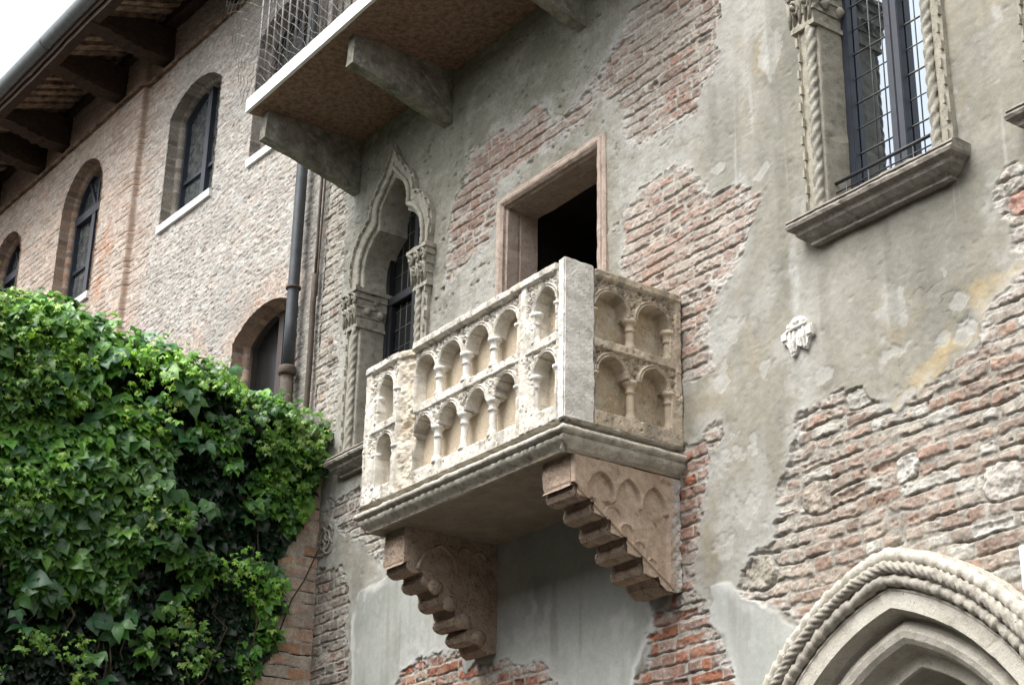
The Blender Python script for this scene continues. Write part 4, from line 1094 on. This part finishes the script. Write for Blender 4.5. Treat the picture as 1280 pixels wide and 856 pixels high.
# eaves: brackets, purlins, rafters, boards, roof, gutter
EZ = lambda o: 11.28 + .36 * (.80 - o)               # underside of the boards at distance o from the wall
for s in (-7.95, -6.55, -5.86, -4.42, -3.42, -1.9, -.5):
    m = MB()
    pr = [(-.05, 11.42), (-.05, 11.06), (.34, 11.05), (.38, 11.075), (.44, 11.055), (.50, 11.09), (.55, 11.075), (.61, 11.115), (.66, 11.10), (.73, 11.13), (.93, 11.135), (.93, 11.22), (.4, 11.40)]
    m.prism(pr, lambda p, e: lp(s - .10 + .20 * e, p[1], p[0]))
    m.build('eaves_bracket', M['timber'], house, dense=.06, rough=.008, rs=14)
def beam(name, oc, zc, w_, h_, mat):
    m = MB(); rows = []
    for s in np.linspace(-14, 2, 110):
        dz = .008 * math.sin(s * 3.1) + .005 * math.sin(s * 11)
        rows.append([lp(s, zc + a * h_ / 2 + dz, oc + b * w_ / 2) for a, b in ((-1, -1), (-1, 1), (1, 1), (1, -1), (-1, -1))])
    m.grid(rows); return m.build(name, mat, house, rough=.005, rs=12, fix=False)
beam('eaves_purlin', .90, 11.20, .10, .14, M['timber'])
beam('wall_plate', .07, 11.49, .13, .12, M['timber'])
m = MB(); rr = random.Random(3)
s = -13.5
while s < 1.6:
    wd = rr.uniform(.075, .13); e = rr.uniform(-.012, .012)
    q = [(.0, EZ(.0) + .0 + e), (.0, EZ(0) + .07 + e), (.94, EZ(.94) + .07 + e), (.94, EZ(.94) + e)]
    m.prism(q, lambda p, k: lp(s + wd * k + .02 * p[0] * math.sin(s * 40), p[1], p[0])); s += wd + rr.uniform(.05, .10)
m.build('eaves_lath', M['board'], house, dense=.12, rough=.007, rs=14)
m = MB()
q = [(-5.0, EZ(-5.0) + .075), (-5.0, EZ(-5.) + .18), (1.02, EZ(1.02) + .16), (1.02, EZ(1.02) + .075)]
m.prism(q, lambda p, k: lp(-14 + 16.5 * k, p[1], p[0])); m.build('roof', M['roof'], house)
beam('fascia_board', .965, 11.29, .025, .20, M['timber'])
m = MB(); rows = []
for s in np.linspace(-14, 2.0, 60):
    row = []
    for t in np.linspace(-.1, 1.1, 15):
        a = math.pi + math.pi * t; row.append(lp(s, 11.35 + .095 * math.sin(a) * 1.0, 1.00 - .095 * math.cos(a)))
    for t in np.linspace(1.1, -.1, 10):
        a = math.pi + math.pi * t; row.append(lp(s, 11.355 + .088 * math.sin(a), 1.00 - .088 * math.cos(a)))
    rows.append(row)
m.grid(rows)
for s in (-10.6, -7.3, -4.3): m.tube([lp(s, 11.35 + .1 * math.sin(math.pi * (1 + t)), 1.0 - .1 * math.cos(math.pi * (1 + t))) for t in np.linspace(0, 1, 12)], .007, 6)
m.build('gutter', M['gutter'], house, smooth=True)
# downpipe and conduit in the corner
dp = MB().tube([lp(-.265, z, .10) for z in np.linspace(6.62, 11.2, 12)], .048, 16).build('downpipe', M['pipe'], house, smooth=True)
m = MB(); m.tube([lp(-.265, z, .10) for z in np.linspace(0.1, 6.62, 8)], .053, 16); m.lathe([(.066, 6.58), (.074, 6.59), (.076, 6.64), (.066, 6.655)], lp(-.265, 0, .1)[0], lp(-.265, 0, .1)[1], 18)
m.build('pipe_boot', M['rust'], dp, smooth=True)
for z in (7.35, 9.2):
    MB().lathe([(.058, z - .012), (.063, z - .01), (.063, z + .01), (.058, z + .012)], lp(-.265, 0, .1)[0], lp(-.265, 0, .1)[1], 18).build('pipe_clip', M['rust'], dp, smooth=True)
m = MB(); m.tube([lp(-.01 + .006 * math.sin(z * 5), z, .05) for z in np.linspace(4, 7.4, 14)], .024, 10)
m.tube([lp(-.015 + .006 * math.sin(z * 3), z, .045) for z in np.linspace(7.4, 10.7, 14)], .013, 8); m.tube([lp(.02 + .008 * math.sin(z * 4), z, .04) for z in np.linspace(7.2, 10.7, 14)], .009, 8)
m.build('conduit', M['rust'], house, smooth=True)

# ------------------------------------------------------------------ GARDEN WALL with coping
gwall = thing('garden_wall', 'pinkish brick garden wall under the vine, meeting the palazzo at its left end', 'wall', (-4.38, -2.5, 0))
us = np.arange(-.78, .012, .008); vv = np.concatenate([np.linspace(0, 2.9, 12), np.arange(2.95, 5.99, .008)])
U, V = np.meshgrid(us, vv, indexing='ij')
r1, r2, r3, bd, jt = bricks(U, V, .092, .27, .013, 500, .012, .004)
bc = palette(r1, [(.54, .38, .285), (.58, .42, .32), (.52, .37, .285), (.56, .45, .355), (.50, .41, .33), (.54, .33, .215), (.50, .43, .355)]) * (.85 + .3 * r2)[..., None]
mc = np.empty(bc.shape); mc[:] = (.50, .46, .39)
f = ss(-.002, .006, bd); C = mc + (bc - mc) * f[..., None]
C = mixc(C, (.42, .39, .34), .6 * ss(.1, .8, fbm(U * 4, V * 4, 4, 501))); C = C * (1 + .2 * fbm(U * 18, V * 18, 4, 502))[..., None]
C = mixc(C, (.22, .19, .15), .5 * ss(5.3, 5.8, V))
H = .004 * fbm(U * 9, V * 9, 4, 503) + .008 * (r3 - .5) * f - .018 * ss(.2, .85, jt) * (jt < 1.15) * ss(-.4, .3, fbm(U * 4, V * 9, 3, 504)) * (1 - f)
relief('brick_face', us, vv, H, C, lambda u, v, h: np.stack([-4.2 + h - .004, u, v], 1), M['wall'], gwall)
MB().box(-4.56, -4.215, -9, -.006, 0, 6.0).build('shade_core', M['dark'], gwall)  # core painted near-black so gaps in the vine look deeply shaded
MB().box(-4.62, -4.15, -9, .03, 6.0, 6.07).build('coping', M['coping'], gwall, dense=.1, rough=.005, rs=9, bevel=.008)

# ------------------------------------------------------------------ CLIMBING VINE
vine = thing('climbing_vine', 'dense green creeper with bright young shoots, hanging over the garden wall', 'vine', (-4.1, -2, 0))
def leaf_template(kind):
    """leaflets as folded pointed blades; unit size, stalk at origin, tip along +Y, face +Z"""
    V_, F_ = [], []
    def blade(ang, ln, wd, curl):
        b = len(V_); ca, sa = math.cos(ang), math.sin(ang)
        prof = [(0.02, .0), (.22, .62), (.45, 1.0), (.68, .72), (.86, .28), (1.0, 0)]
        for t, w_ in prof:
            y = t * ln; z = .10 * ln * math.sin(t * 2.2) - curl * t * t * ln
            for sx in (-1, 0, 1):
                x = sx * w_ * wd; zz = z + (abs(sx) * w_ * .22 * wd)
                V_.append((x * ca + y * sa, y * ca - x * sa, zz))
        for i in range(len(prof) - 1):
            for k in range(2): F_.append((b + i * 3 + k, b + i * 3 + k + 1, b + i * 3 + 4 + k, b + i * 3 + 3 + k))
    if kind == 0:
        blade(0, 1.0, .30, .35); blade(1.05, .82, .27, .35); blade(-1.05, .82, .27, .35)
    elif kind == 1:
        blade(0, 1.0, .42, .25); blade(.7, .80, .34, .3); blade(-.7, .80, .34, .3)
    else:
        for a in (0, .75, -.75, 1.6, -1.6): blade(a, .9 - .12 * abs(a), .19, .45)
    return np.array(V_), np.array(F_)
TPL = [leaf_template(k) for k in range(3)]
def surf(y, z):
    s = .17 + .06 * fbm(y * 1.6 + 4, z * 1.8, 3, 600) + .06 * fbm(y * 4.2, z * 4.6, 3, 601)
    top = 6.02 + .05 * fbm(y * 4, y * 0 + 3, 3, 602)
    return np.maximum(s, .03) + .05 * ss(4.2, 5.8, z)
def edge_y(z):                                        # right-hand limit of the foliage
    zz = np.array([2., 3.9, 4.3, 4.55, 4.95, 5.25, 5.5, 5.8, 6.0, 6.4]); yy = np.array([-.55, -.50, -.38, -.33, -.33, -.22, -.14, -.04, .0, .0])
    return np.interp(z, zz, yy)
def leaves(name, n, size, kinds, cols, dmin, dmax, zr, yr, lift=.0, gap=0., seed=0, clump=0., spread=.5):
    g = np.random.default_rng(seed)
    y = g.uniform(yr[0], yr[1], n); z = g.uniform(zr[0], zr[1], n)
    e = edge_y(z) + .06 * fbm(z * 7, y * 0 + 2, 3, 610)
    top = 6.05 + np.interp(y, [-4.5, -2.6, -1.9, -1.3, -.55, -.1, 0], [.5, .42, .40, .27, .12, .06, .03]) + .06 * fbm(y * 5, y * 0, 3, 611)
    dens = fbm(y * 3.0 + 1, z * 3.4, 3, 620 + seed) * .6 + fbm(y * 1.2, z * 1.2, 2, 621) * .5
    ok = (y < e) & (z < top)
    if gap: ok &= dens > gap + .55 * ss(5.0, 3.7, z) - .25
    if clump: ok &= fbm(y * 2.6, z * 2.6, 2, 640 + seed) > clump
    y, z = y[ok], z[ok]; n = len(y); top = top[ok]; e = e[ok]
    s = surf(y, z) * (.25 + .75 * ss(.0, .75, e - y))
    over = ss(-.28, .0, z - top)
    s = s * (1 - .9 * over * g.uniform(0, 1, n)) - over * g.uniform(0, .35, n)
    x = np.maximum(-4.2 + s + lift - g.uniform(dmin, dmax, n), -4.19 + .03 * g.uniform(0, 1, n) - 1.0 * (over > .05))
    P = np.stack([x, y, z], 1)
    nrm = np.stack([.72 + g.normal(0, spread * .6, n), g.normal(-.28, spread, n), .58 + g.normal(0, spread * .6, n)], 1); nrm[:, 2] += over * .6
    nrm /= np.linalg.norm(nrm, axis=1)[:, None]
    tip = np.stack([.5 + g.normal(0, .45, n), g.normal(0, .75, n), -.8 + g.normal(0, .4, n)], 1)
    tip -= nrm * (tip * nrm).sum(1)[:, None]; tip /= np.linalg.norm(tip, axis=1)[:, None]
    sx = np.cross(tip, nrm)
    sc = size * np.exp(np.clip(g.normal(0, .3, n), -.7, .5))
    kk = g.choice(kinds, n)
    hi = ss(4.3, 6.2, z) * ss(-.2, -1.6, y)  # highlights towards the upper left, put into the leaf colour
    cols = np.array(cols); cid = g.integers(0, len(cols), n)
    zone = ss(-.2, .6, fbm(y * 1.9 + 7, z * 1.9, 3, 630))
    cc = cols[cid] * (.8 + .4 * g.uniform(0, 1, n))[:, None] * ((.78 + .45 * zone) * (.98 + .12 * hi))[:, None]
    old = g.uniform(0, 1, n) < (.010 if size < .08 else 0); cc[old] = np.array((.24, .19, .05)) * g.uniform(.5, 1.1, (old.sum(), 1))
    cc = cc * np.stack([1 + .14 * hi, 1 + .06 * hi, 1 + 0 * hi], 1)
    Vs, Fs, Cs = [], [], []; base = 0
    for k in set(kinds):
        T, F = TPL[k]; m = kk == k; q = int(m.sum())
        if not q: continue
        W = P[m][:, None, :] + sc[m][:, None, None] * (T[None, :, 0:1] * sx[m][:, None, :] + T[None, :, 1:2] * tip[m][:, None, :] + T[None, :, 2:3] * nrm[m][:, None, :])
        Vs.append(W.reshape(-1, 3)); Fs.append((F[None] + (base + np.arange(q) * len(T))[:, None, None]).reshape(-1, 4)); base += q * len(T)
        Cs.append(np.repeat(cc[m], len(T), 0))
    return link(name, npmesh(name, np.concatenate(Vs), np.concatenate(Fs), np.concatenate(Cs)), M['leaf'], vine)
GREEN = [(.10, .25, .045), (.075, .20, .04), (.13, .30, .05), (.065, .17, .05), (.15, .32, .055)]
SHADE = [(.013, .038, .015), (.018, .047, .018), (.010, .028, .012)]  # shade between the outer leaves, put into the inner leaf colour
BRIGHT = [(.20, .42, .05), (.25, .46, .07), (.17, .37, .05), (.30, .45, .10), (.14, .33, .05)]
leaves('shade_leaves', 17000, .08, [0, 1], SHADE, .07, .20, (2.6, 6.5), (-4.6, -.02), 0, .0, 1)
leaves('leaves', 23000, .084, [0, 1, 1], GREEN, -.06, .07, (2.6, 6.55), (-4.6, .06), 0, -.02, 2)
leaves('large_leaves', 900, .115, [0, 1], [(.06, .17, .07), (.075, .19, .08), (.09, .22, .06)], -.06, .05, (2.6, 6.5), (-4.6, -.55), .02, -.1, 3)
leaves('young_shoots', 11000, .038, [2, 0], BRIGHT, -.13, .0, (3.0, 6.6), (-4.6, .07), .03, -.3, 4, .12, .7)
m = MB(); rr = random.Random(9)
for k in range(16):
    y = rr.uniform(-4.5, -.15); z = rr.uniform(2.6, 4.5); pts = []
    for q in range(14):
        if z > 6.02 or y > float(edge_y(np.array(z))) + .12: break
        pts.append((-4.17 + .05 * rr.random() + .10 * (q % 3) * rr.random(), y, z)); y += rr.uniform(-.14, .16); z += rr.uniform(.08, .28)
    if len(pts) > 2: m.tube(pts, .006, 5)
m.tube([(-4.17, -.30, 4.35), (-4.15, -.22, 4.62), (-4.165, -.12, 4.78), (-4.15, -.03, 5.02)], .006, 5)
m.build('stems', M['stem'], vine, smooth=True, fix=False)

# ------------------------------------------------------------------ unseen block added behind the camera to cut low sky light
cy = thing('courtyard_light_blocker', 'unseen plain block added behind the viewer to keep low light off the courtyard', 'building', (0, -14, 0))
MB().box(-22, 22, -18, -13.5, 0, 9.5).build('wall', M['far'], cy)
MB().box(-22.4, 22.4, -18.4, -13.0, 9.503, 9.8).build('roof', M['roof'], cy)

# ------------------------------------------------------------------ SMALL THINGS ON THE WALL
# carved shield
m = MB()
out = [(-.02, .105), (.035, .10), (.075, .07), (.085, .03), (.12, .028), (.122, -.035), (.085, -.045), (.078, -.07), (.062, -.105), (.03, -.085), (.0, -.065), (-.022, -.11), (-.05, -.12), (-.072, -.06), (-.095, -.03), (-.122, -.02), (-.12, .035), (-.085, .045), (-.08, .07)]
cx, cz = .905, 5.085
out = [(x * .92, z * .95) for x, z in out]
m.prism(out, lambda p, e: (cx + p[0], .01 - .034 * e, cz + p[1]))
m.box(cx - .108, cx - .072, -.034, -.02, cz - .012, cz + .026); m.box(cx + .070, cx + .108, -.034, -.02, cz - .028, cz + .020)
m.tube([(cx - .075, -.026, cz + .030), (cx, -.034, cz + .036), (cx + .075, -.026, cz + .044)], .008, 8)
for a, b in (((-.055, .03), (-.045, -.105)), ((-.02, .02), (-.026, -.10)), ((.02, .02), (.038, -.085)), ((.052, .03), (.062, -.095))):
    m.tube([(cx + a[0] * .9, -.026, cz + a[1]), (cx + (a[0] + b[0]) * .45, -.034, cz + (a[1] + b[1]) / 2), (cx + b[0] * .9, -.026, cz + b[1] * .92)], [.006, .010, .008], 7)
m.blob((cx - .005, -.026, cz + .070), .026, .010, .012, 10, 6, 2, .2); m.blob((cx - .055, -.026, cz + .055), .014, .012, .016); m.blob((cx + .052, -.026, cz + .06), .014, .012, .016)
so = m.build('carved_shield', M['white'], None, dense=.022, rough=.0022, rs=35)
setp(so, 'small pale carved stone coat of arms set in the bare plaster right of the balcony', 'carving')
# worn interlaced emblem in the left wall
m = MB(); cx, cz = -4.08, 5.085
for dx in (-.05, .05):
    for dz in (-.05, .05):
        m.tube([(cx + dx + .058 * math.cos(t), -.012 - .006 * math.sin(2 * t), cz + dz + .058 * math.sin(t)) for t in np.linspace(0, 2 * math.pi, 22)], .009, 6)
m.tube([(cx + .075 * math.cos(t), -.014, cz + .075 * math.sin(t)) for t in np.linspace(0, 2 * math.pi, 26)], .008, 6)
eo = m.build('carved_emblem', M['frame'], None, rough=.004, rs=40, smooth=True)
setp(eo, 'worn interlaced ring emblem carved in grey stone beside the garden wall corner', 'carving')
# sign at the right edge
m = MB().box(2.165, 2.58, -.03, -.012, 3.475, 3.67)
sg = m.build('wall_sign', M['sign'], None, bevel=.003)
setp(sg, 'plain white sign plate on brick just above the portal moulding', 'sign')

# ------------------------------------------------------------------ GROUND
m = MB()
m.v = [(-600, -600, 0), (600, -600, 0), (600, 600, 0), (-600, 600, 0)]; m.f = [(0, 1, 2, 3)]
go = m.build('ground', M['ground'], None, fix=False)
setp(go, 'paved courtyard ground', 'ground', None, 'structure')
